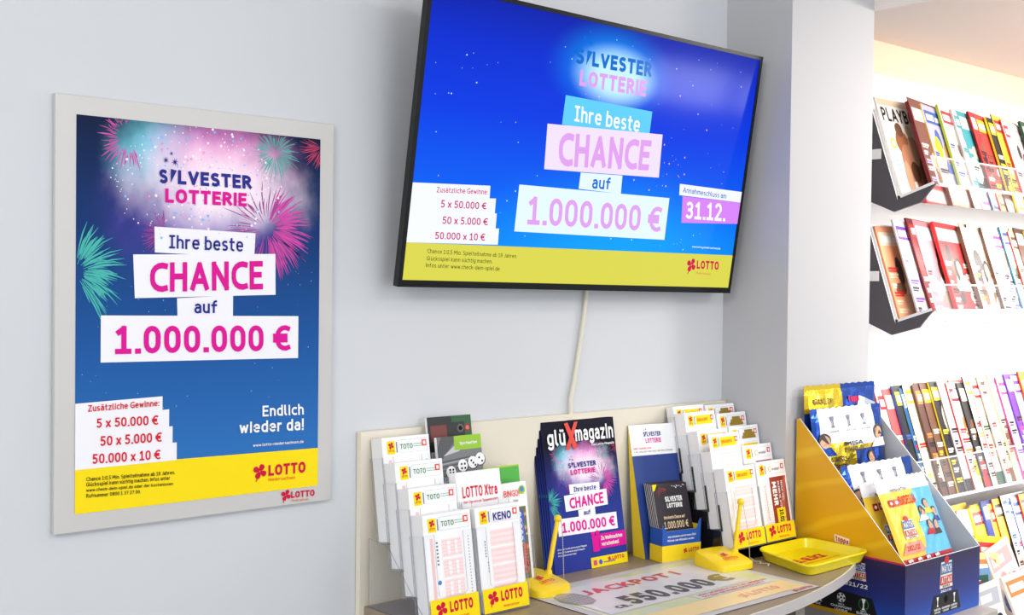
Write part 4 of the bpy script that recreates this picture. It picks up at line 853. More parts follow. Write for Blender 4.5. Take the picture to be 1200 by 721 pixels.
# ------------------------------------------------------------------ pens on stands
py = mat('yellow_plastic', (250, 214, 12), .35, 0, .5, coat=.2)
chn = mat('chain_steel', (200, 198, 190), .3, .8)
def pen_stand(c, rot, lab, labp, hb, d1, chain):
    """wedge-shaped base with the pen standing in its socket"""
    o = thing('pen_stand', lab, 'pen stand', c); ca, sa = math.cos(rot), math.sin(rot)
    def tr(x, y, z): return V((c[0]+x*ca-y*sa, c[1]+x*sa+y*ca, c[2]+z))
    w, dd, h0, h1_ = .098, .094, .012, .030
    vs = []; N = 20; ins = ((0, 0, .92), (.0012, 1, 1.0), (.5, 1, 1.0), (.86, 1, .985), (1.0, 1, .93))
    b = B(); rings = []
    for zf, _, sc in ins:
        R = []
        for i in range(N):
            a = 2*math.pi*i/N; cx, sx = math.cos(a), math.sin(a); p_ = 5.0
            x = (abs(cx)**(2/p_))*math.copysign(1, cx)*w/2*sc; y = (abs(sx)**(2/p_))*math.copysign(1, sx)*dd/2*sc
            top = h0+(h1_-h0)*(y/dd+.5); R.append(tr(x, y, top*zf))
        rings.append(R)
    vv = [p for R in rings for p in R]; fs = []
    for k in range(len(rings)-1):
        for i in range(N): j = (i+1) % N; fs.append((k*N+i, k*N+j, (k+1)*N+j, (k+1)*N+i))
    fs.append(tuple(range(N))[::-1]); fs.append(tuple((len(rings)-1)*N+i for i in range(N))); b.mesh(vv, fs, py); b.build('base', o, True)
    sl = (h1_-h0)/dd; f = F(tr(-.03, -.045, h0+.0025+sl*.002), tr(1, 0, 0)-V(c), (tr(0, 1, sl)-V(c)).normalized()); f.O = f.O+f.n*.0006
    b = B(); b.clover(f, .030, .045, .0085, ink('crimson'), 0); b.line(f, 'LOTTO', .012, .022, .050, .032, ink('red'), .24, 0, 6); b.line(f, 'Niedersachsen', .014, .0145, .048, .0175, ink('orange'), .16, 0, 3); b.build('logo', o)
    s0 = tr(.043, .012, .0235); b = B(); b.tube([s0-V((0, 0, .004)), s0+V((0, 0, .005))], [.0075, .0062], py, 14); b.build('socket', o, True)
    p0 = s0+V((0, 0, .004)); p1 = p0+V(d1); pn = thing('pen', labp, 'pen', tuple(p0))
    b = B(); b.tube([p0, p0.lerp(p1, .1), p0.lerp(p1, .5), p0.lerp(p1, .95)], [.0036, .0046, .0046, .0042], py, 12); b.build('barrel', pn, True)
    b = B(); b.ball(p1, .0075, py, 16, 10); b.build('ball_cap', pn, True)
    # beaded chain hanging from the cap to the counter
    pts = [p1+V(v) for v in chain]; b = B(); acc = 0
    for i in range(len(pts)-1):
        L_ = (pts[i+1]-pts[i]).length; n = max(1, int(L_/.0034))
        for j in range(n): b.ball(pts[i].lerp(pts[i+1], j/n), .0012, chn, 6, 4)
    b.tube(pts, .0005, chn, 5); b.build('chain', pn)
    return o
pen_stand((.830, -.133, DESK+.0022), math.radians(8), 'yellow wedge pen stand in front of the blue magazine', 'yellow ball-topped pen standing in front of the blue magazine', 0, (.022, .0, .097), [(.0075, 0, -.002), (.010, -.002, -.02), (.011, -.004, -.06), (.012, -.006, -.1165)])
pen_stand((1.258, -.226, DESK+.0022), math.radians(-8), 'yellow wedge pen stand beside the yellow coin tray', 'yellow ball-topped pen standing beside the coin tray', 0, (.016, .0, .097), [(.0075, 0, -.002), (.011, -.004, -.03), (.014, -.012, -.07), (.018, -.012, -.1175), (.016, -.022, -.1195), (.004, -.030, -.1195), (.016, -.042, -.1195), (.000, -.052, -.1195), (.012, -.066, -.1195), (-.006, -.076, -.1195)])
# ------------------------------------------------------------------ jackpot writing mat
mt = thing('desk_mat', 'printed jackpot writing mat lying flat on the counter', 'desk mat', (1.03, -.29, DESK+.0006))
mf = F((.786, -.4465, DESK+.0016), (1, 0, 0), (0, 1, 0)); mw_, mh_ = .488, .318
b = B(); b.prism(mf, [(0, 0), (mw_, 0), (mw_, mh_), (0, mh_)], .0012, mat('mat_silver', (198, 197, 200), .4), mat('mat_edge', (70, 70, 72), .5)); b.build('mat_base', mt)
def mat_print():
    m = bpy.data.materials.new('mat_meadow_print'); m.use_nodes = True; nt = m.node_tree; L = nt.links.new; bs = nt.nodes['Principled BSDF']; bs.inputs['Roughness'].default_value = .22
    uv = nt.nodes.new('ShaderNodeUVMap'); nz = nt.nodes.new('ShaderNodeTexNoise'); nz.inputs['Scale'].default_value = 3.2; nz.inputs['Detail'].default_value = 2; L(uv.outputs[0], nz.inputs['Vector'])
    rp = nt.nodes.new('ShaderNodeValToRGB'); L(nz.outputs['Fac'], rp.inputs[0]); e = rp.color_ramp.elements
    e[0].position = .3; e[0].color = rgb((196, 214, 160)); e[1].position = .75; e[1].color = rgb((206, 222, 226)); x = e.new(.5); x.color = rgb((216, 222, 186)); L(rp.outputs[0], bs.inputs['Base Color']); return m
b = B(); f = mf; m_ = .018; b.poly([f.p(x, y, EPS) for x, y in ((m_, m_), (mw_-m_, m_), (mw_-m_, mh_-m_), (m_, mh_-m_))], mat_print(), [(0, 0), (1.5, 0), (1.5, 1), (0, 1)])
pb = mat('ink_mat_peach', (246, 218, 160), .25); wl = mat('ink_mat_paper', (224, 222, 226), .25); rdk = mat('ink_mat_red', (206, 84, 90), .25); gk = mat('ink_mat_grey', (92, 90, 90), .25)
b.rect(f, m_, m_, mw_-m_, .075, pb, 2)
b.q2(f, [(.03, .112), (.415, .112), (.425, .272), (.03, .292)], wl, 3)
b.line(f, 'JACKPOT !', .085, .226, .350, .258, rdk, .24, 4, 8); b.line(f, 'ca.', .068, .128, .102, .150, gk, .24, 4, 6); b.line(f, '550.000', .112, .130, .345, .186, gk, .25, 4, 8)
b.line(f, '€', .358, .135, .404, .186, mat('ink_mat_gold', (150, 130, 70), .25), .22, 4, 8)
b.disc(f, .052, .225, .034, mat('ink_mat_shield', (150, 148, 146), .25), 4, 8, .045); grid(b, f, .03, .19, .075, .26, 6, 6, mat('ink_mat_shield_light', (186, 182, 178), .25), 4.5, .6)
b.rect(f, .235, .080, .455, .106, wl, 3); b.line(f, 'WAS WÜRDEST DU TUN, WENN DU', .245, .094, .45, .103, rdk, .18, 4, 3); b.line(f, 'SO EIN GEWINN ERREICHT?', .245, .083, .43, .091, rdk, .18, 4, 3)
b.clover(f, .315, .048, .012, mat('ink_mat_salmon', (238, 168, 130), .25), 3); b.line(f, 'LOTTO', .333, .038, .42, .060, mat('ink_mat_salmon', (238, 168, 130), .25), .25, 3, 5)
b.clover(f, mw_-.066, .009, .006, ink('crimson'), 3); b.line(f, 'LOTTO', mw_-.057, .005, mw_-.012, .0135, ink('crimson'), .25, 3, 4)
b.build('printed_sheet', mt)
# ------------------------------------------------------------------ yellow coin tray
tr_ = thing('coin_tray', 'yellow plastic coin tray with red lettering at the rounded counter end', 'tray', (1.41, -.31, DESK+.0005))
K = [(1.366, -.224), (1.312, -.396), (1.546, -.390), (1.550, -.224)]      # rim corners
cx = sum(p[0] for p in K)/4; cyy = sum(p[1] for p in K)/4
def loop(sc, z, r=.16, n=5):
    out = []
    Q = [V((cx+(p[0]-cx)*sc, cyy+(p[1]-cyy)*sc)) for p in K]
    for i in range(4):
        a, bq, c = Q[i-1], Q[i], Q[(i+1) % 4]
        p0 = bq.lerp(a, r); p2 = bq.lerp(c, r)
        for k in range(n+1):
            t = k/n; q = p0*(1-t)**2+bq*2*t*(1-t)+p2*t*t; out.append(V((q.x, q.y, z)))
    return out
tym = mat('tray_yellow', (246, 226, 10), .25, 0, .5, coat=.4)
z = DESK+.0006
LP = [loop(.86, z), loop(.90, z+.001), loop(.965, z+.0165), loop(1.0, z+.0200), loop(1.0, z+.0225), loop(.985, z+.0235), loop(.95, z+.0225), loop(.875, z+.0050), loop(.85, z+.0040)]
n = len(LP[0]); b = B(); vv = [p for R in LP for p in R]; fs = []
for k in range(len(LP)-1):
    for i in range(n): j = (i+1) % n; fs.append((k*n+i, (k+1)*n+i, (k+1)*n+j, k*n+j))
fs.append(tuple(range(n))); fs.append(tuple((len(LP)-1)*n+i for i in range(n))[::-1]); b.mesh(vv, fs, tym); b.build('dish', tr_, True)
ex = V((K[2][0]-K[1][0], K[2][1]-K[1][1], 0)).normalized(); ey = V((-ex.y, ex.x, 0)); f = F((1.335, -.382, z+.0042), ex, ey)
b = B(); rr = ink('orange'); b.line(f, 'VIEL GLÜCK', .035, .062, .165, .088, ink('red'), .24, 1, 6)
b.rect(f, .06, .050, .19, .0525, rr, 1); b.line(f, 'wünscht Ihnen Ihre Annahmestelle', .03, .028, .15, .036, rr, .14, 1, 3); b.build('lettering', tr_)
# ------------------------------------------------------------------ trading-card display box on its low stand
st = thing('display_stand', 'low taupe stand carrying the trading-card display box beside the counter', 'stand', (1.72, -.35, 0))
gt = mat('stand_taupe', (176, 170, 164), .5, noise=.05, nscale=40)
b = B(); b.rbox((1.5655, -.505, .892), (1.873, -.190, .9175), gt, .003); b.build('top_panel', st)
for x0 in (1.568, 1.850):
    b = B(); b.box((x0, -.49, 0), (x0+.02, -.20, .892), gt); b.build('side_panel', st)
b = B(); b.box((1.588, -.215, .05), (1.850, -.20, .892), gt); b.build('rear_panel', st)
X0, X1, Y0, Y1, Z0 = 1.5555, 1.867, -.462, -.189, .918
bx = thing('display_box', 'gold and navy cardboard display box with sloping sides, full of trading-card packs', 'display box', ((X0+X1)/2, (Y0+Y1)/2, Z0))
def gold_print():
    m = bpy.data.materials.new('gold_swirl_print'); m.use_nodes = True; nt = m.node_tree; L = nt.links.new; bs = nt.nodes['Principled BSDF']; bs.inputs['Roughness'].default_value = .38
    tc = nt.nodes.new('ShaderNodeTexCoord'); wv = nt.nodes.new('ShaderNodeTexWave'); wv.wave_type = 'RINGS'; wv.inputs['Scale'].default_value = 3.2; wv.inputs['Distortion'].default_value = 6; wv.inputs['Detail'].default_value = 3; wv.inputs['Detail Scale'].default_value = .6
    mp = nt.nodes.new('ShaderNodeMapping'); mp.inputs['Location'].default_value = (0, .3, -.05); mp.inputs['Scale'].default_value = (1, .55, 1.7); L(tc.outputs['Object'], mp.inputs[0]); L(mp.outputs[0], wv.inputs['Vector'])
    rp = nt.nodes.new('ShaderNodeValToRGB'); L(wv.outputs['Fac'], rp.inputs[0]); e = rp.color_ramp.elements
    e[0].position = 0; e[0].color = rgb((226, 166, 8)); e[1].position = 1; e[1].color = rgb((238, 188, 28)); x = e.new(.82); x.color = rgb((228, 168, 10))
    L(rp.outputs[0], bs.inputs['Base Color']); nz = nt.nodes.new('ShaderNodeTexNoise'); nz.inputs['Scale'].default_value = 160; L(tc.outputs['Object'], nz.inputs['Vector'])
    bp = nt.nodes.new('ShaderNodeBump'); bp.inputs['Strength'].default_value = .12; bp.inputs['Distance'].default_value = .001; L(nz.outputs['Fac'], bp.inputs['Height']); L(bp.outputs[0], bs.inputs['Normal']); return m
def navy_print():
    m = bpy.data.materials.new('navy_to_blue_print'); m.use_nodes = True; nt = m.node_tree; L = nt.links.new; bs = nt.nodes['Principled BSDF']; bs.inputs['Roughness'].default_value = .35
    uv = nt.nodes.new('ShaderNodeUVMap'); sp = nt.nodes.new('ShaderNodeSeparateXYZ'); L(uv.outputs[0], sp.inputs[0]); rp = nt.nodes.new('ShaderNodeValToRGB'); L(sp.outputs['Y'], rp.inputs[0]); e = rp.color_ramp.elements
    e[0].position = 0; e[0].color = rgb((30, 84, 184)); e[1].position = .95; e[1].color = rgb((46, 36, 74)); x = e.new(.45); x.color = rgb((42, 50, 124)); L(rp.outputs[0], bs.inputs['Base Color']); return m
GOLD = gold_print(); NAVY = navy_print(); inn = mat('card_inner_grey', (206, 206, 208), .6); rim = mat('card_cut_rim', (240, 238, 240), .6); bk = mat('box_black_print', (26, 24, 26), .4)
T_ = .003; ZB, ZF = 1.333, 1.053
def side_panel(x, outside, nm):
    o_ = [(Y1, Z0), (Y1, ZB), (Y1-.008, ZB), (Y0, ZF), (Y0, Z0)]
    b = B(); s = -1 if outside < 0 else 1
    f = F((x, 0, 0), (0, -s*-1 if False else (1 if s > 0 else -1), 0), (0, 0, 1))
    P3 = lambda y, z, k: V((x+s*k, y, z))
    outer = [P3(y, z, 0) for y, z in o_]; inner = [P3(y, z, -T_) for y, z in o_]
    b.poly(outer if s > 0 else outer[::-1], inn); b.poly(inner[::-1] if s > 0 else inner, inn)
    for i in range(5): j = (i+1) % 5; b.poly([outer[i], inner[i], inner[j], outer[j]], rim)
    return b, P3
# left side, printed outside
b, P3 = side_panel(X0, -1, 'l'); e = .0004; zl = ZF+.004
gp = [(Y1, zl), (Y1, ZB-.001), (Y1-.008, ZB-.001), (Y0+.0005, ZF+.001), (Y0+.0005, zl-.003)]
gp = [(Y1, zl+.002), (Y1, ZB-.001), (Y1-.008, ZB-.001), (Y0+.0008, ZF+.002), (Y0+.0008, zl-.002)]
b.poly([P3(y, z, e) for y, z in gp][::-1], GOLD)
b.poly([P3(y, z, e) for y, z in ((Y0, Z0), (Y1, Z0), (Y1, zl-.003), (Y0, zl-.003))][::-1], NAVY, [(0, 1), (1, 1), (1, 0), (0, 0)][::-1] if False else [(0, 1), (1, 1), (1, 0), (0, 0)])
b.poly([P3(y, z, e*2) for y, z in ((Y0, zl-.006), (Y1, zl-.002), (Y1, zl+.002), (Y0, zl-.002))][::-1], mat('ink_raspberry', (206, 20, 96), .4))
lf = F((X0, Y1, Z0), (0, -1, 0), (0, 0, 1))            # u runs towards the viewer
LW = Y1-Y0; lf.O = lf.O+lf.n*.0008
gd = mat('ink_box_gold', (226, 168, 12), .4); b.rect(lf, .0, .0, LW-.085, .009, gd, 1)
b.q2(lf, [(.0, .009), (LW-.060, .009), (LW-.075, .050), (.0, .058)], bk, 2)
wm = PAP
def ucl(b, f, x, y, s):                                  # ball emblem
    b.disc(f, x, y, s, wm, 3, 14)
    for i in range(6):
        a = math.pi*2*i/5; b.disc(f, x+s*.72*math.cos(a) if i < 5 else x, y+s*.72*math.sin(a) if i < 5 else y, s*.26, bk, 3.6+i*.05, 5)
def cup(b, f, x, y, s, rc, wm=None):
    wm = wm or PAP
    if rc:
        b.disc(f, x, y, s*1.1, rc, 3, 14); b.disc(f, x, y, s*.9, bk, 3.4, 14)
    b.q2(f, [(x-s*.18, y+s*.2), (x+s*.18, y+s*.2), (x+s*.42, y+s*1.05), (x-s*.42, y+s*1.05)], wm, 4); b.rect(f, x-s*.12, y-s*.7, x+s*.12, y+s*.2, wm, 4.2); b.q2(f, [(x-s*.36, y-s*1.0), (x+s*.36, y-s*1.0), (x+s*.14, y-s*.6), (x-s*.14, y-s*.6)], wm, 4.4)
ucl(b, lf, LW-.150, .038, .0105); b.line(lf, 'UEFA', LW-.158, .022, LW-.142, .025, wm, .18, 3, 3); b.line(lf, 'CHAMPIONS', LW-.176, .0155, LW-.124, .0205, wm, .18, 3, 4); b.line(lf, 'LEAGUE', LW-.166, .0085, LW-.134, .0135, wm, .18, 3, 4)
cup(b, lf, LW-.095, .034, .0115, ink('green')); b.line(lf, 'UEFA', LW-.102, .018, LW-.088, .021, wm, .18, 3, 3); b.line(lf, 'EUROPA', LW-.112, .0115, LW-.078, .0165, wm, .18, 3, 3)
cup(b, lf, LW-.215, .036, .009, None); b.line(lf, 'EUROPA', LW-.232, .0185, LW-.198, .0235, wm, .18, 3, 3); b.line(lf, 'LEAGUE', LW-.228, .0115, LW-.202, .0160, wm, .18, 3, 3)
b.line(lf, '2021/22', LW-.152, .068, LW-.086, .077, wm, .2, 3, 4)
def emblem(b, f, x, y, s):                               # cut-out title badge
    cr = mat('ink_badge_cream', (240, 232, 214), .4); b.q2(f, [(x-s*.9, y-s*.95), (x+s*.9, y-s*.95), (x+s*.75, y+s*.95), (x-s*.75, y+s*.95)], cr, 3)
    b.disc(f, x, y+s*1.02, s*.34, mat('ink_badge_red', (200, 40, 50), .4), 3.5, 10); b.q2(f, [(x-s*.8, y+s*.05), (x+s*.84, y+s*.05), (x+s*.74, y+s*.82), (x-s*.7, y+s*.82)], mat('ink_badge_blue', (60, 110, 180), .4), 4); b.q2(f, [(x-s*.86, y-s*.7), (x+s*.86, y-s*.7), (x+s*.8, y-s*.08), (x-s*.78, y-s*.08)], mat('ink_badge_red', (200, 40, 50), .4), 4)
    b.line(f, 'MATCH', x-s*.66, y+s*.16, x+s*.68, y+s*.72, cr, .2, 5, 4); b.line(f, 'ATTAX', x-s*.7, y-s*.62, x+s*.74, y-s*.14, cr, .2, 5, 4); b.line(f, 'EXTRA', x-s*.5, y-s*.9, x+s*.5, y-s*.74, bk, .2, 5, 3)
emblem(b, lf, LW-.108, .103, .020)
cr = mat('ink_badge_cream', (240, 232, 214), .4); b.q2(lf, [(.104, .157), (.140, .154), (.141, .168), (.103, .173)], cr, 3); b.text(lf, 'topps', [(.106, .171), (.139, .166), (.138, .156), (.107, .159)], mat('ink_badge_red', (200, 40, 50), .4), .24, 4, 5)
b.build('side_panel', bx)
b, P3 = side_panel(X1, 1, 'r'); b.build('side_panel', bx)
b = B(); b.box((X0, Y0, Z0), (X1, Y0+T_, ZF-.001), inn, {5: rim}); ff = F((X0, Y0, Z0), (1, 0, 0), (0, 0, 1)); FW = X1-X0
b.poly([ff.p(0, 0, e), ff.p(FW, 0, e), ff.p(FW, ZF-.0015-Z0, e), ff.p(0, ZF-.0015-Z0, e)], NAVY, [(0, 0), (1, 0), (1, 1), (0, 1)])
emblem(b, ff, .165, .092, .030); b.line(ff, '2021/22', .143, .0550, .187, .0600, wm, .2, 3, 3)
b.q2(ff, [(.100, .010), (.230, .010), (.214, .052), (.116, .052)], bk, 3)
for x_, s_ in ((.130, .010), (.200, .010)): cup(b, ff, x_, .037, s_, None); b.line(ff, 'EUROPA', x_-.013, .0190, x_+.013, .0235, wm, .2, 4, 3); b.line(ff, 'LEAGUE', x_-.012, .0130, x_+.012, .0170, wm, .2, 4, 3)
ucl(b, ff, .165, .039, .008); b.line(ff, 'CHAMPIONS', .148, .0190, .182, .0235, wm, .2, 4, 3); b.line(ff, 'LEAGUE', .153, .0130, .177, .0170, wm, .2, 4, 3)
b.build('front_panel', bx)
b = B(); b.box((X0, Y1-T_, Z0), (X1, Y1, ZB), inn); b.build('back_panel', bx)
b = B(); b.box((X0+T_, Y0+T_, Z0), (X1-T_, Y1-T_, Z0+.003), inn); b.build('bottom_panel', bx)
b = B()
for ya, yb, zt in ((-.4585, -.37, .983), (-.37, -.262, .998), (-.262, -.193, 1.094)): b.box((X0+.0035, ya, Z0+.0032), (X1-.0035, yb, zt), inn)
b.build('stepped_insert', bx)
# foil packs: pillow shapes with crimped ends
def foil(name, base, rough=.22): return mat(name, base, rough, .8, .5, bump=1.0, nscale=20)
FG = foil('foil_gold', (226, 190, 40)); FB = foil('foil_blue', (36, 74, 160)); FW_ = mat('foil_white', (240, 242, 246), .3, .15, .5, bump=.4, nscale=30); FY = mat('foil_yellow', (250, 204, 60), .35, .1, .5, bump=.3, nscale=30)
FR = mat('foil_red', (190, 30, 42), .3, .2, .5, bump=.3, nscale=30); FS = foil('foil_silver', (214, 218, 226)); SKIN = mat('ink_face', (216, 168, 136), .45); HAIR = mat('ink_hair', (60, 42, 34), .5); FO = mat('foil_salmon', (244, 150, 120), .35, .1); FC = mat('foil_sky', (96, 186, 232), .35, .1)
def pack(O, w, h, tilt, yaw, label, paint, puff=.010, group=None, roll=0.0):
    yv, rl = math.radians(yaw), math.radians(roll); t = math.radians(tilt)
    ex = V((math.cos(yv), math.sin(yv), 0)); nb = V((-math.sin(yv), math.cos(yv), 0)); ey = nb*math.sin(t)+V((0, 0, math.cos(t)))
    e2 = ex*math.cos(rl)+ey*math.sin(rl); y2 = ey*math.cos(rl)-ex*math.sin(rl); O = V(O); f = F(O, e2, y2)
    o = thing('card_pack', label, 'card pack', tuple(O), group); b = B(); NX, NY = 22, 26; rnd = random.Random(label)
    ph = rnd.random()*6
    def bulge(u, v):
        g = max(0, math.sin(math.pi*u))**.5*max(0, math.sin(math.pi*min(1, max(0, (v-.05)/.9))))**.5
        return puff*g*(1+.14*math.sin(9*u+4*v+ph)+.12*math.sin(15*v-7*u+ph)+.10*math.sin(31*u+17*v+2*ph)+.08*math.sin(27*v-38*u+ph))
    def pt(u, v, s):
        zig = .0012*(1 if int(u*NX+.5) % 2 else -1) if v in (0, 1) else 0
        return f.p(u*w, v*h+zig, s*bulge(u, v)+s*.0003)
    for s in (1, -1):
        for i in range(NX):
            for j in range(NY):
                q = [pt(i/NX, j/NY, s), pt((i+1)/NX, j/NY, s), pt((i+1)/NX, (j+1)/NY, s), pt(i/NX, (j+1)/NY, s)]
                m = paint((i+.5)/NX, (j+.5)/NY) if s > 0 else FS
                b.poly(q if s > 0 else q[::-1], m)
    class Curved(F):
        def p(self, u, v, k=0.0): return f.p(u, v, k+bulge(min(1, max(0, u/w)), min(1, max(0, v/h)))+.0013)
    body = b.build('foil_wrapper', o); cf = Curved(O, e2, y2); bb = B()
    return o, cf, bb
class Scaled:
    curved = True
    def __init__(s, f, a, c): s.f = f; s.a = a; s.c = c
    def p(s, u, v, k=0.0): return s.f.p(u*s.a, v*s.c, k)
def fine(b, fr, q, m, k, n=4):                           # quad subdivided so that it follows the bulge
    (ax, ay), (bx_, by), (cx_, cy_), (dx_, dy_) = q
    g = lambda u, v: ((ax*(1-u)+bx_*u)*(1-v)+(dx_*(1-u)+cx_*u)*v, (ay*(1-u)+by*u)*(1-v)+(dy_*(1-u)+cy_*u)*v)
    for i in range(n):
        for j in range(n): b.q2(fr, [g(i/n, j/n), g((i+1)/n, j/n), g((i+1)/n, (j+1)/n), g(i/n, (j+1)/n)], m, k)
def face(b, f, x, y, s, shirt):
    b.disc(f, x, y+s*.25, s*1.0, HAIR, 2, 12, s*1.1); b.disc(f, x, y, s*.82, SKIN, 2.6, 12, s); b.q2(f, [(x-s*1.6, y-s*2.2), (x+s*1.6, y-s*2.2), (x+s*.9, y-s*.9), (x-s*.9, y-s*.9)], shirt, 2.2)
    for d in (-.32, .32): b.disc(f, x+d*s, y+s*.12, s*.11, HAIR, 3.2, 6)
    b.rect(f, x-s*.25, y-s*.48, x+s*.25, y-s*.38, mat('ink_lip', (170, 90, 84), .5), 3.2)
PKW, PKH = .283, .258
def whitepaint(u, v):
    if v > .70: return FW_ if .10 < u < .88 else FB
    if v > .60: return FG if (v-.60) < .10*(1.15-u) else FW_
    return FG if u < .52 else FB
goldpaint = lambda u, v: (FG if u < .52 else FB) if v > .75 or v < .42 else (FW_ if .08 < u < .86 and v > .55 else (FG if (u+v) % .4 < .22 else FB))
def big_pack(O, tl, lab, yaw=0, roll=0, grp=None, w=PKW, h=PKH, white=True):
    o, f, b = pack(O, w, h, tl, yaw, lab, whitepaint if white else goldpaint, .013, grp, roll)
    f = Scaled(f, w/.205, h/.265)
    for i, (t, y0_) in enumerate((('MEGA', .166), ('EIN GOLD', .152))): b.line(f, t, .075, y0_+.008, .125, y0_+.018, HAIR, .18, 3, 4)
    for i, t in enumerate(('16 CARDS', 'STICKER', 'PACK')): b.line(f, t, .018+.006*i, .140-.018*i, .080-.004*i, .152-.018*i, HAIR, .18, 3, 4)
    for i, x_ in enumerate((.052, .098, .143)): cup(b, f, x_, .232 if white else .175, .013, None, mat('ink_greyprint', (120, 122, 140), .5)); b.line(f, 'LEAGUE', x_-.014, .208, x_+.014, .212, mat('ink_greyprint', (120, 122, 140), .5), .18, 3, 3)
    face(b, f, .026, .188, .015, FB); face(b, f, .182, .196, .015, FW_); face(b, f, .150, .140, .013, FB)
    if white: b.build('printed_front', o); return
    b.line(f, 'GOLD', .02, .222, .07, .236, mat('ink_olive_gold', (150, 122, 20), .5), .2, 3, 4); b.line(f, 'topps', .118, .222, .150, .238, ink('hotred'), .24, 3, 4)
    fine(b, f, [(.14, .205), (.20, .190), (.20, .215), (.15, .235)], FS, 2.4); b.build('printed_front', o)
def bundle(O, tl, lab, yaw=0, roll=0, grp=None):
    w, h = .205, .208
    yp = lambda u, v: FR if v < .17 else (FY if u < .52 + .15*(v-.5) else FC) if v < .86 else FW_
    o, f, b = pack(O, w, h, tl, yaw, lab, yp, .009, grp, roll)
    f = Scaled(f, w/.150, h/.185)
    emblem(b, f, .042, .082, .019); b.line(f, 'MATCH ATTAX', .03, .156, .075, .162, HAIR, .18, 3, 3); b.line(f, 'BUNDESLIGA', .042, .128, .088, .146, ink('red'), .2, 3, 4)
    for x_ in (.014, .029): fine(b, f, [(x_, .128), (x_+.012, .128), (x_+.012, .142), (x_, .142)], FR, 2, 2); b.disc(f, x_+.006, .135, .0035, PAP, 3, 7)
    fine(b, f, [(.006, .036), (.07, .036), (.062, .058), (.02, .058)], FO, 2); b.line(f, '2021/22', .018, .042, .054, .052, FR, .2, 3, 3)
    for i, (x_, y_) in enumerate(((.092, .110), (.112, .122), (.130, .104), (.100, .082), (.120, .080))): face(b, f, x_, y_, .0085, (FW_, FY, FB, FR, HAIR)[i])
    for i in range(4): b.text(f, '+15', [(.018+.026*i, .006), (.012+.026*i, .027), (.024+.026*i, .028), (.030+.026*i, .008)], PAP, .26, 3, 4)
    b.build('printed_front', o)
big_pack((1.5625, -.214, 1.140), 3, 'gold and blue foil card pack standing highest at the back of the box', 0, 0, w=.285, h=.265, white=False)
big_pack((1.5640, -.252, 1.098), 8, 'white-banded foil pack in front of the highest gold pack', 0, 0)
big_pack((1.5640, -.352, 1.000), 13, 'white-topped foil pack leaning in the middle of the box', 0, 0, h=.243)
bundle((1.566, -.412, 1.010), 20, 'yellow bundle pack half hidden behind the front yellow bundle', 0, 0)
bundle((1.582, -.4505, 1.024), 24, 'yellow bundle pack with red foot and player pictures at the box front', 0, 0)
bundle((1.660, -.402, .985), 19, 'yellow bundle pack showing only its blue right edge behind the front one', 0, 0)
# ------------------------------------------------------------------ magazine rack on the shelf wall
RB = math.radians(18.3); RV = V((0, math.sin(RB), math.cos(RB))); RU = V((0, -math.cos(RB), math.sin(RB)))
rk = thing('magazine_rack', 'white wall rack with tilted tiers and clear front lips beyond the column', 'magazine rack', (2.7, -.02, .30))
rw = mat('rack_white', (244, 243, 242), .45); rd_ = mat('rack_end_grey', (78, 74, 80), .5); glo = mat('rack_gloss_underside', (206, 196, 198), .08, .85); lipm = clear('clear_lip', (236, 240, 246), .055); lipe = mat('lip_bright_edge', (246, 246, 250), .3)
RX0, RX1 = 2.0, 3.45
b = B(); b.box((1.93, -.012, .25), (RX1, -.0005, 2.196), rw); b.build('back_board', rk)
TIERS = ((1.848, .24, .070, 2.0), (1.541, .26, .064, 2.0), (1.080, .30, .092, 1.93), (.765, .26, .07, 1.93))
for zc, bl, lh, xs in TIERS:
    Cn = V((xs, -.170, zc)); b = B()
    b.obox(Cn, (RX1-xs, 0, 0), RV*bl, -RU*.004, rw)
    b.obox(Cn-RV*.004, (RX1-xs, 0, 0), RU*.102, RV*.004, rw, {4: glo, 5: rw, 2: glo, 3: rw}); ts = b.build('tier_shelf', rk)
    b = B()
    yz = [(-.012, zc+.030), (-.158, zc-.031), (-.232, zc-.010), tuple((Cn+RU*.102)[1:]), tuple((Cn-RU*.002)[1:]), tuple((Cn+RV*bl*.98-RU*.002)[1:]), (-.012, zc+.225)]
    for x_, fl in ((xs-.010, True), (xs-.002, False)):
        P_ = [V((x_, y, z)) for y, z in yz]
        # concave profile: lower trough and upper wing
        for idx in ((1, 2, 3, 4), (0, 1, 4, 5, 6)): q = [P_[i] for i in idx]; b.poly(q if not fl else q[::-1], rd_)
    for i in range(7):
        a, c = yz[i], yz[(i+1) % 7]; m = rw if i in (3, 4) else rd_; b.poly([(xs-.010, *a), (xs-.002, *a), (xs-.002, *c), (xs-.010, *c)], m)
    ep = b.build('end_panel', rk)
    b = B(); q0 = Cn+V((-.0108, 0, 0)); b.obox(q0-RU*.001, (.001, 0, 0), RU*.103, RV*.007, rw); b.obox(q0, (.001, 0, 0), RV*bl*.97, RU*.007, rw); b.build('edge_trim', ep)
    b = B(); b.box((xs-.013, -.121, zc+.103), (xs-.010, -.02, zc+.128), rw); b.build('clip', ep)
    L0 = Cn+RU*.104+V((.004, 0, .0)); b = B(); w_ = RX1-xs-.004
    b.obox(L0, (w_, 0, 0), RV*lh, RU*.0022, lipm, {3: lipe, 2: lipe}); b.obox(L0+RV*lh, (w_, 0, 0), RV*.0035, RU*.0026, lipe); b.obox(L0-RV*.006, (w_, 0, 0), RV*.007, RU*.004, lipe); b.obox(L0, (.0035, 0, 0), RV*lh, RU*.0026, lipe)
    b.build('front_lip', ts)
MC = {}
def mcol(c):
    k = 'mag_print_%02x%02x%02x' % c
    return mat(k, c, .35, 0, .3)
WH, BK = (232, 227, 222), (28, 26, 28)
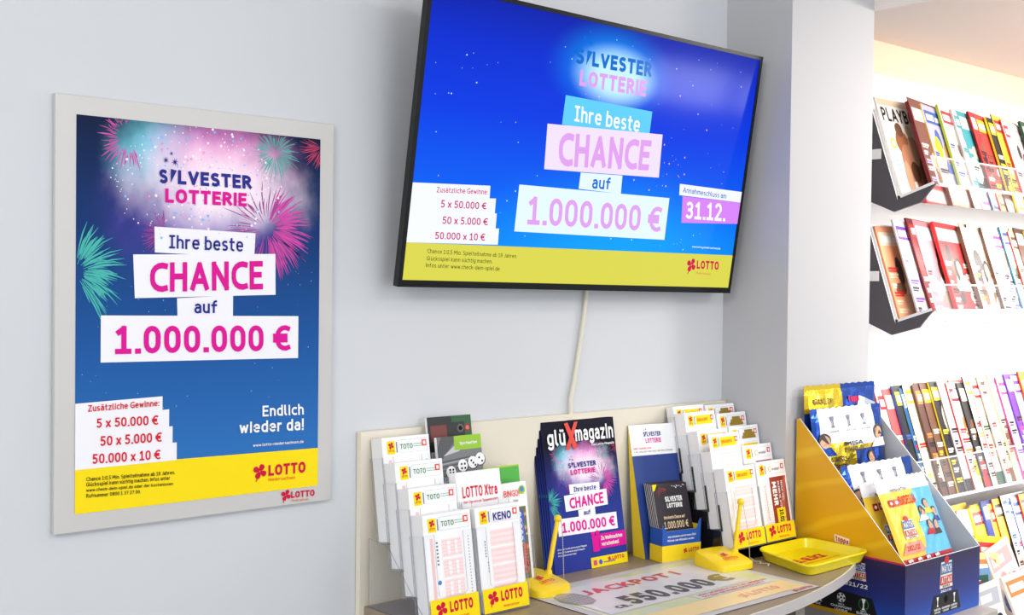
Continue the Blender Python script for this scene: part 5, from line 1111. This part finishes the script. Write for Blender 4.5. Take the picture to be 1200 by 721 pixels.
def mag_cover(b, f, w, h, base, acc, r, title=None):
    b.rect(f, 0, 0, w, h, mcol(base), .5)
    if title: b.line(f, title, .012, h-.064, w-.010, h-.026, mcol(BK), .19, 2, 6); b.rect(f, .004, h-.020, w-.002, h-.002, mcol((206, 184, 158)), 1)
    else:
        b.rect(f, .008, h-.052, w*(.55+.35*r.random()), h-.016, mcol(acc[0]), 1); b.rect(f, .014, h-.044, w*.30, h-.026, mcol(WH), 1.5); b.rect(f, w*.34, h-.044, w*.48, h-.030, mcol(WH), 1.5)
    # picture: layered shapes, then headline bars
    cx = w*(.45+.15*r.random()); sk = (214, 168, 140)
    if title:
        br = (150, 92, 62); dk = (92, 60, 46)
        for i, (x, y, rx, ry, c) in enumerate(((.075, .155, .030, .036, br), (.072, .19, .017, .020, (110, 72, 52)), (.085, .100, .034, .052, (178, 122, 92)), (.120, .13, .026, .05, (190, 142, 112)), (.062, .055, .016, .05, (196, 150, 120)), (.120, .05, .030, .046, br), (.10, .075, .02, .03, dk), (.145, .07, .02, .05, (120, 80, 58)), (.118, .19, .014, .017, (204, 170, 130)))): b.disc(f, x, y, rx, mcol(c), 2+i*.08, 16, ry)
        b.disc(f, .030, .150, .014, ink('gold'), 2, 12); b.disc(f, .030, .150, .010, mcol((250, 238, 190)), 2.4, 12)
        for i in range(3): b.rect(f, .014, .10-.012*i, .040, .105-.012*i, mcol((150, 190, 220)), 1.5)
        return
    pal = list(acc)+[sk, (120, 84, 60), (70, 60, 60), (206, 190, 170)]
    for i in range(9): b.disc(f, cx+r.uniform(-.07, .07), h*(.12+.55*r.random()), .010+.020*r.random(), mcol(r.choice(pal)), 1+i*.06, 9, .012+.03*r.random())
    hx = r.choice(((74, 52, 42), (120, 84, 50), (40, 34, 34), (180, 140, 90)))
    b.q2(f, [(cx-.05, h*.28), (cx+.05, h*.28), (cx+.03, h*.45), (cx-.03, h*.45)], mcol(acc[0]), 1.7); b.disc(f, cx-.02, h*.49, .012, mcol(hx), 1.75, 10, .03); b.disc(f, cx, h*.545, .020, mcol(hx), 1.8, 12, .025); b.disc(f, cx, h*.51, .016, mcol(sk), 1.9, 12, .024)
    for k in range(2):
        x = .008 if k == 0 else w*.62
        for i in range(6):
            y = h*(.08+.09*i)+.01*r.random(); n = .018+.035*r.random(); c = mcol(r.choice((WH, BK, acc[0], acc[-1])))
            b.rect(f, x, y, min(w-.004, x+n), y+.006, c, 2.2+i*.05); b.rect(f, x, y-.006, min(w-.004, x+n*.8), y-.002, c, 2.2+i*.05)
    if r.random() < .45: b.rect(f, 0, .0, w, h*(.06+.08*r.random()), mcol(acc[-1]), 2.6)
TH_ = math.radians(6.5)
ORD = ['first', 'second', 'third', 'fourth', 'fifth', 'sixth', 'seventh', 'eighth', 'ninth', 'tenth', 'eleventh', 'twelfth', 'thirteenth', 'fourteenth', 'fifteenth', 'sixteenth', 'seventeenth', 'eighteenth', 'nineteenth', 'twentieth', 'twenty-first', 'twenty-second', 'twenty-third', 'twenty-fourth', 'twenty-fifth', 'twenty-sixth', 'twenty-seventh', 'twenty-eighth', 'twenty-ninth', 'thirtieth']+['thirty-'+o for o in ('first', 'second', 'third', 'fourth', 'fifth', 'sixth', 'seventh', 'eighth', 'ninth')]+['fortieth']+['forty-'+o for o in ('first', 'second', 'third', 'fourth')]
def tier(n, tname, items, hgt, wid=.200):
    zc = TIERS[n][0]; full = []
    for it in items:                                     # where the slots are wide a further copy shows its spine
        if full and it[0]-full[-1][0] > .050 and len(it) == 5:
            full.append((it[0]-.015, it[1], it[2], it[3] if it[3] != WH else SIL, it[4]+' duplicate'))
        full.append(it)
    items = full
    for i, (x, base, acc, spine, name, *ti) in enumerate(items):
        nx = items[i+1][0] if i+1 < len(items) else x+.05
        th = TH_ if i else 0.0; ex = V((math.cos(th), 0, 0))-RU*math.sin(th)
        prev = x-items[i-1][0] if i else .05
        t = min(.011, max(.0016, prev*math.sin(TH_)*.86)); r = random.Random(n*100+i); h = hgt+r.uniform(-.012, .008)
        O = V((x, -.170, zc))+RU*(wid*math.sin(th)+.0012+t+(.006 if i else 0))+RV*.0012; f = F(O, ex, RV); en = -f.n
        o = B(); o.obox(O, ex*wid, RV*h, en*t, mat('mag_paper_edge', (238, 234, 230), .6), {0: mcol(spine), 4: mcol(base), 5: mcol(base)}); mag_cover(o, f, wid, h, base, acc, r, ti[0] if ti else None)
        o = o.build('magazine', origin=tuple(O)); tag(o, '%s magazine, %s from left in the %s' % (name, ORD[i], tname), 'magazine', 'magazines in the ' + tname)
RED, DR, ORG_, YEL, TEAL, BLU, LIL, PNK, BEI, GRN, SIL, VIO, BRN, MAG_ = (206, 40, 44), (112, 24, 30), (232, 130, 60), (246, 214, 40), (60, 150, 160), (60, 90, 170), (178, 176, 214), (240, 170, 170), (222, 196, 170), (40, 84, 60), (186, 186, 194), (112, 60, 160), (96, 62, 50), (226, 70, 150)
CRM = (240, 228, 208)
tier(0, 'top rack tier', [
 (2.004, WH, (BRN,), WH, 'white-covered', 'PLAYBOY'), (2.118, (122, 74, 64), (WH, BEI, LIL), DR, 'dark red-brown'), (2.186, LIL, (BLU, WH, YEL), YEL, 'pale lilac'), (2.272, CRM, (RED, ORG_, BLU), (176, 196, 50), 'red and cream'),
 (2.342, SIL, (TEAL, WH), SIL, 'silver-spined'), (2.362, TEAL, (WH, BRN, BLU), (50, 130, 120), 'teal'), (2.436, RED, (WH, BK), DR, 'dark red'), (2.458, (214, 60, 60), (YEL, WH, BRN), RED, 'bright red'), (2.532, BK, (YEL,), YEL, 'black and yellow'), (2.560, (232, 176, 60), (RED, BK, YEL), BK, 'amber'), (2.622, SIL, (RED, WH), (196, 60, 60), 'silver and red'), (2.646, (244, 226, 224), (PNK, RED, WH), WH, 'pale pink'), (2.736, GRN, (WH, YEL), (30, 70, 54), 'dark green'), (2.756, (60, 100, 84), (WH, BEI), GRN, 'grey-green'), (2.784, (206, 180, 150), (GRN, RED), BK, 'sand-coloured'), (2.860, RED, (WH, YEL), RED, 'plain red'), (2.93, BLU, (WH, ORG_), BLU, 'blue')], .270)
tier(1, 'second rack tier', [
 (2.004, (228, 150, 110), (BEI, BRN, RED), (206, 120, 84), 'orange and beige'), (2.062, (196, 196, 206), (VIO, ORG_, RED), SIL, 'silver-grey and purple'), (2.128, DR, (RED,), DR, 'dark crimson'), (2.148, (226, 132, 140), (WH, RED, PNK), (180, 24, 40), 'pinkish red'), (2.252, (190, 60, 60), (WH,), RED, 'thin red'), (2.270, WH, (RED, ORG_, YEL), WH, 'white and red with a yellow corner'), (2.388, BEI, (WH, ORG_), BRN, 'beige'), (2.424, (226, 224, 222), (SIL, BEI), BK, 'pale grey'), (2.512, WH, (PNK, SIL), BRN, 'plain white'), (2.566, (246, 236, 238), (MAG_, PNK, BLU), WH, 'white and pink'), (2.612, (214, 232, 240), (BLU, GRN, WH), (40, 110, 140), 'pale blue'), (2.672, (226, 200, 150), (BRN, BK), RED, 'tan'), (2.700, (90, 60, 52), (WH, RED), BRN, 'dark brown'), (2.776, WH, (YEL, GRN), YEL, 'white and yellow'), (2.85, PNK, (WH, RED), RED, 'rose'), (2.92, CRM, (BRN, BLU), BLU, 'cream')], .262)
tier(2, 'third rack tier', [
 (1.940, DR, (WH, RED), DR, 'deep red'), (2.006, WH, (RED, PNK), RED, 'white and red-barred'), (2.030, (236, 90, 90), (WH, YEL, ORG_), DR, 'coral red with yellow foot'), (2.090, BK, (YEL, BLU), BLU, 'black with blue-topped spine'), (2.110, (30, 90, 140), (WH, RED), BK, 'navy'), (2.130, (238, 220, 180), (YEL, BRN, RED), BK, 'cream and yellow'), (2.190, BRN, (ORG_,), BRN, 'brown'), (2.214, (110, 74, 56), (YEL, WH), (80, 50, 40), 'russet'), (2.258, (38, 30, 36), (YEL, WH), YEL, 'black with yellow-tipped spine'), (2.302, (226, 206, 206), (SIL, BK), (140, 132, 132), 'greyish pink'), (2.346, WH, (RED, ORG_), RED, 'white and scarlet'), (2.366, (238, 120, 110), (WH, YEL), (214, 60, 60), 'salmon'), (2.402, (60, 54, 52), (WH, RED), BK, 'charcoal'), (2.458, WH, (YEL, RED), BK, 'white with black spine'), (2.478, (246, 222, 190), (RED, YEL, GRN), RED, 'peach'), (2.540, CRM, (BRN, RED), WH, 'ivory'), (2.560, (236, 222, 214), (PNK, BRN), BRN, 'blush'), (2.584, (244, 226, 226), (PNK, YEL, RED), YEL, 'pale rose'), (2.642, (246, 210, 230), (MAG_, GRN, VIO), MAG_, 'pink and white with magenta spine'), (2.694, VIO, (WH, MAG_), (84, 60, 170), 'violet'), (2.720, (214, 206, 214), (VIO, RED, YEL), SIL, 'grey-lilac'), (2.768, (240, 130, 60), (YEL, RED, WH), (226, 60, 40), 'orange'), (2.830, WH, (BLU, RED), BLU, 'white and blue'), (2.90, YEL, (RED, BK), ORG_, 'yellow')], .302)
tier(3, 'lowest rack tier', [
 (2.20, WH, (RED, BLU), RED, 'plain white and red'), (2.30, (250, 214, 90), (RED, WH), YEL, 'sunny yellow'), (2.40, WH, (PNK, ORG_), RED, 'white and rose'), (2.475, (250, 200, 60), (RED, WH), YEL, 'golden yellow'), (2.545, (54, 64, 140), (WH, YEL), BLU, 'dark blue'), (2.566, (246, 180, 60), (RED,), ORG_, 'amber-orange'), (2.598, (250, 206, 80), (BRN, RED), (214, 60, 40), 'yellow and brown'), (2.662, (226, 226, 232), (BLU, BK), BK, 'grey and blue'), (2.682, SIL, (BLU, RED), BRN, 'silver'), (2.706, (200, 190, 200), (BLU, WH), BLU, 'lavender grey'), (2.770, (250, 190, 70), (RED, YEL), RED, 'saffron'), (2.840, (240, 120, 50), (YEL, WH), RED, 'tangerine')], .262)
# low bin of loose comics in front of the rack
bn = thing('comic_bin', 'white low bin of loose comics right of the card display box', 'bin', (2.2, -.42, .0))
b = B(); b.box((1.885, -.585, .0), (2.75, -.555, .80), rw); b.box((1.8999, -.5551, .70), (2.7352, -.3099, .712), rw); b.box((1.885, -.31, .712), (2.75, -.295, .86), rw); b.box((1.885, -.555, .0), (1.900, -.295, .80), rw); b.box((2.735, -.555, .0), (2.75, -.295, .80), rw); b.build('bin_body', bn)
def comic(O, w, h, tilt, yaw, roll, base, acc, label, seed, t=.006):
    yv, rl, tt = math.radians(yaw), math.radians(roll), math.radians(tilt); ex = V((math.cos(yv), math.sin(yv), 0)); nb = V((-math.sin(yv), math.cos(yv), 0)); ey = nb*math.sin(tt)+V((0, 0, math.cos(tt)))
    e2 = ex*math.cos(rl)+ey*math.sin(rl); y2 = ey*math.cos(rl)-ex*math.sin(rl); f = F(O, e2, y2); b = B(); b.obox(V(O), e2*w, y2*h, -f.n*t, mat('mag_paper_edge', (238, 234, 230), .6), {0: mcol(base), 4: mcol(base)}); r = random.Random(seed)
    b.rect(f, 0, 0, w, h, mcol(base), .5); b.rect(f, .06*w, h*.74, w*.9, h*.93, mcol(acc[0]), 1); b.rect(f, .12*w, h*.79, w*.6, h*.88, mcol(WH), 1.5)
    for i in range(7): b.disc(f, w*(.2+.6*r.random()), h*(.15+.5*r.random()), w*(.06+.10*r.random()), mcol(acc[i % len(acc)]), 1.2+i*.08, 10)
    b.rect(f, .08*w, h*.05, w*.7, h*.12, mcol(acc[-1]), 2)
    return tag(b.build('comic_book', origin=tuple(O)), label, 'comic', 'loose comics in the low bin')
comic((2.045, -0.405, 0.805), .17, .235, 16, 4, -10, YEL, (RED, ORG_, WH), 'yellow comic with a red panel, tallest in the low bin', 1)
comic((1.965, -0.420, 0.785), .14, .225, 14, 0, -8, (250, 226, 150), (ORG_, YEL, BLU), 'pale yellow comic beside the yellow and red one in the bin', 2)
comic((1.905, -0.440, 0.765), .10, .215, 12, -6, -3, (110, 150, 190), (GRN, WH, BLU), 'narrow blue comic at the left end of the bin', 3)
comic((1.915, -0.475, 0.750), .10, .20, 12, -4, 4, (236, 236, 240), (SIL, RED, BK), 'pale grey comic in front of the narrow blue one', 4)
comic((2.100, -0.440, 0.790), .16, .215, 20, 6, 6, WH, (PNK, RED, BLU), 'white and pink comic in the bin below the yellow one', 5)
comic((1.935, -0.520, 0.765), .13, .20, 30, 8, 16, (246, 240, 248), (DR, YEL, MAG_), 'white comic with dark red bar at the front of the bin', 6)
comic((2.060, -0.500, 0.765), .15, .195, 24, 0, 2, (244, 236, 230), (ORG_, YEL, WH), 'cream comic at the front right of the bin', 7)
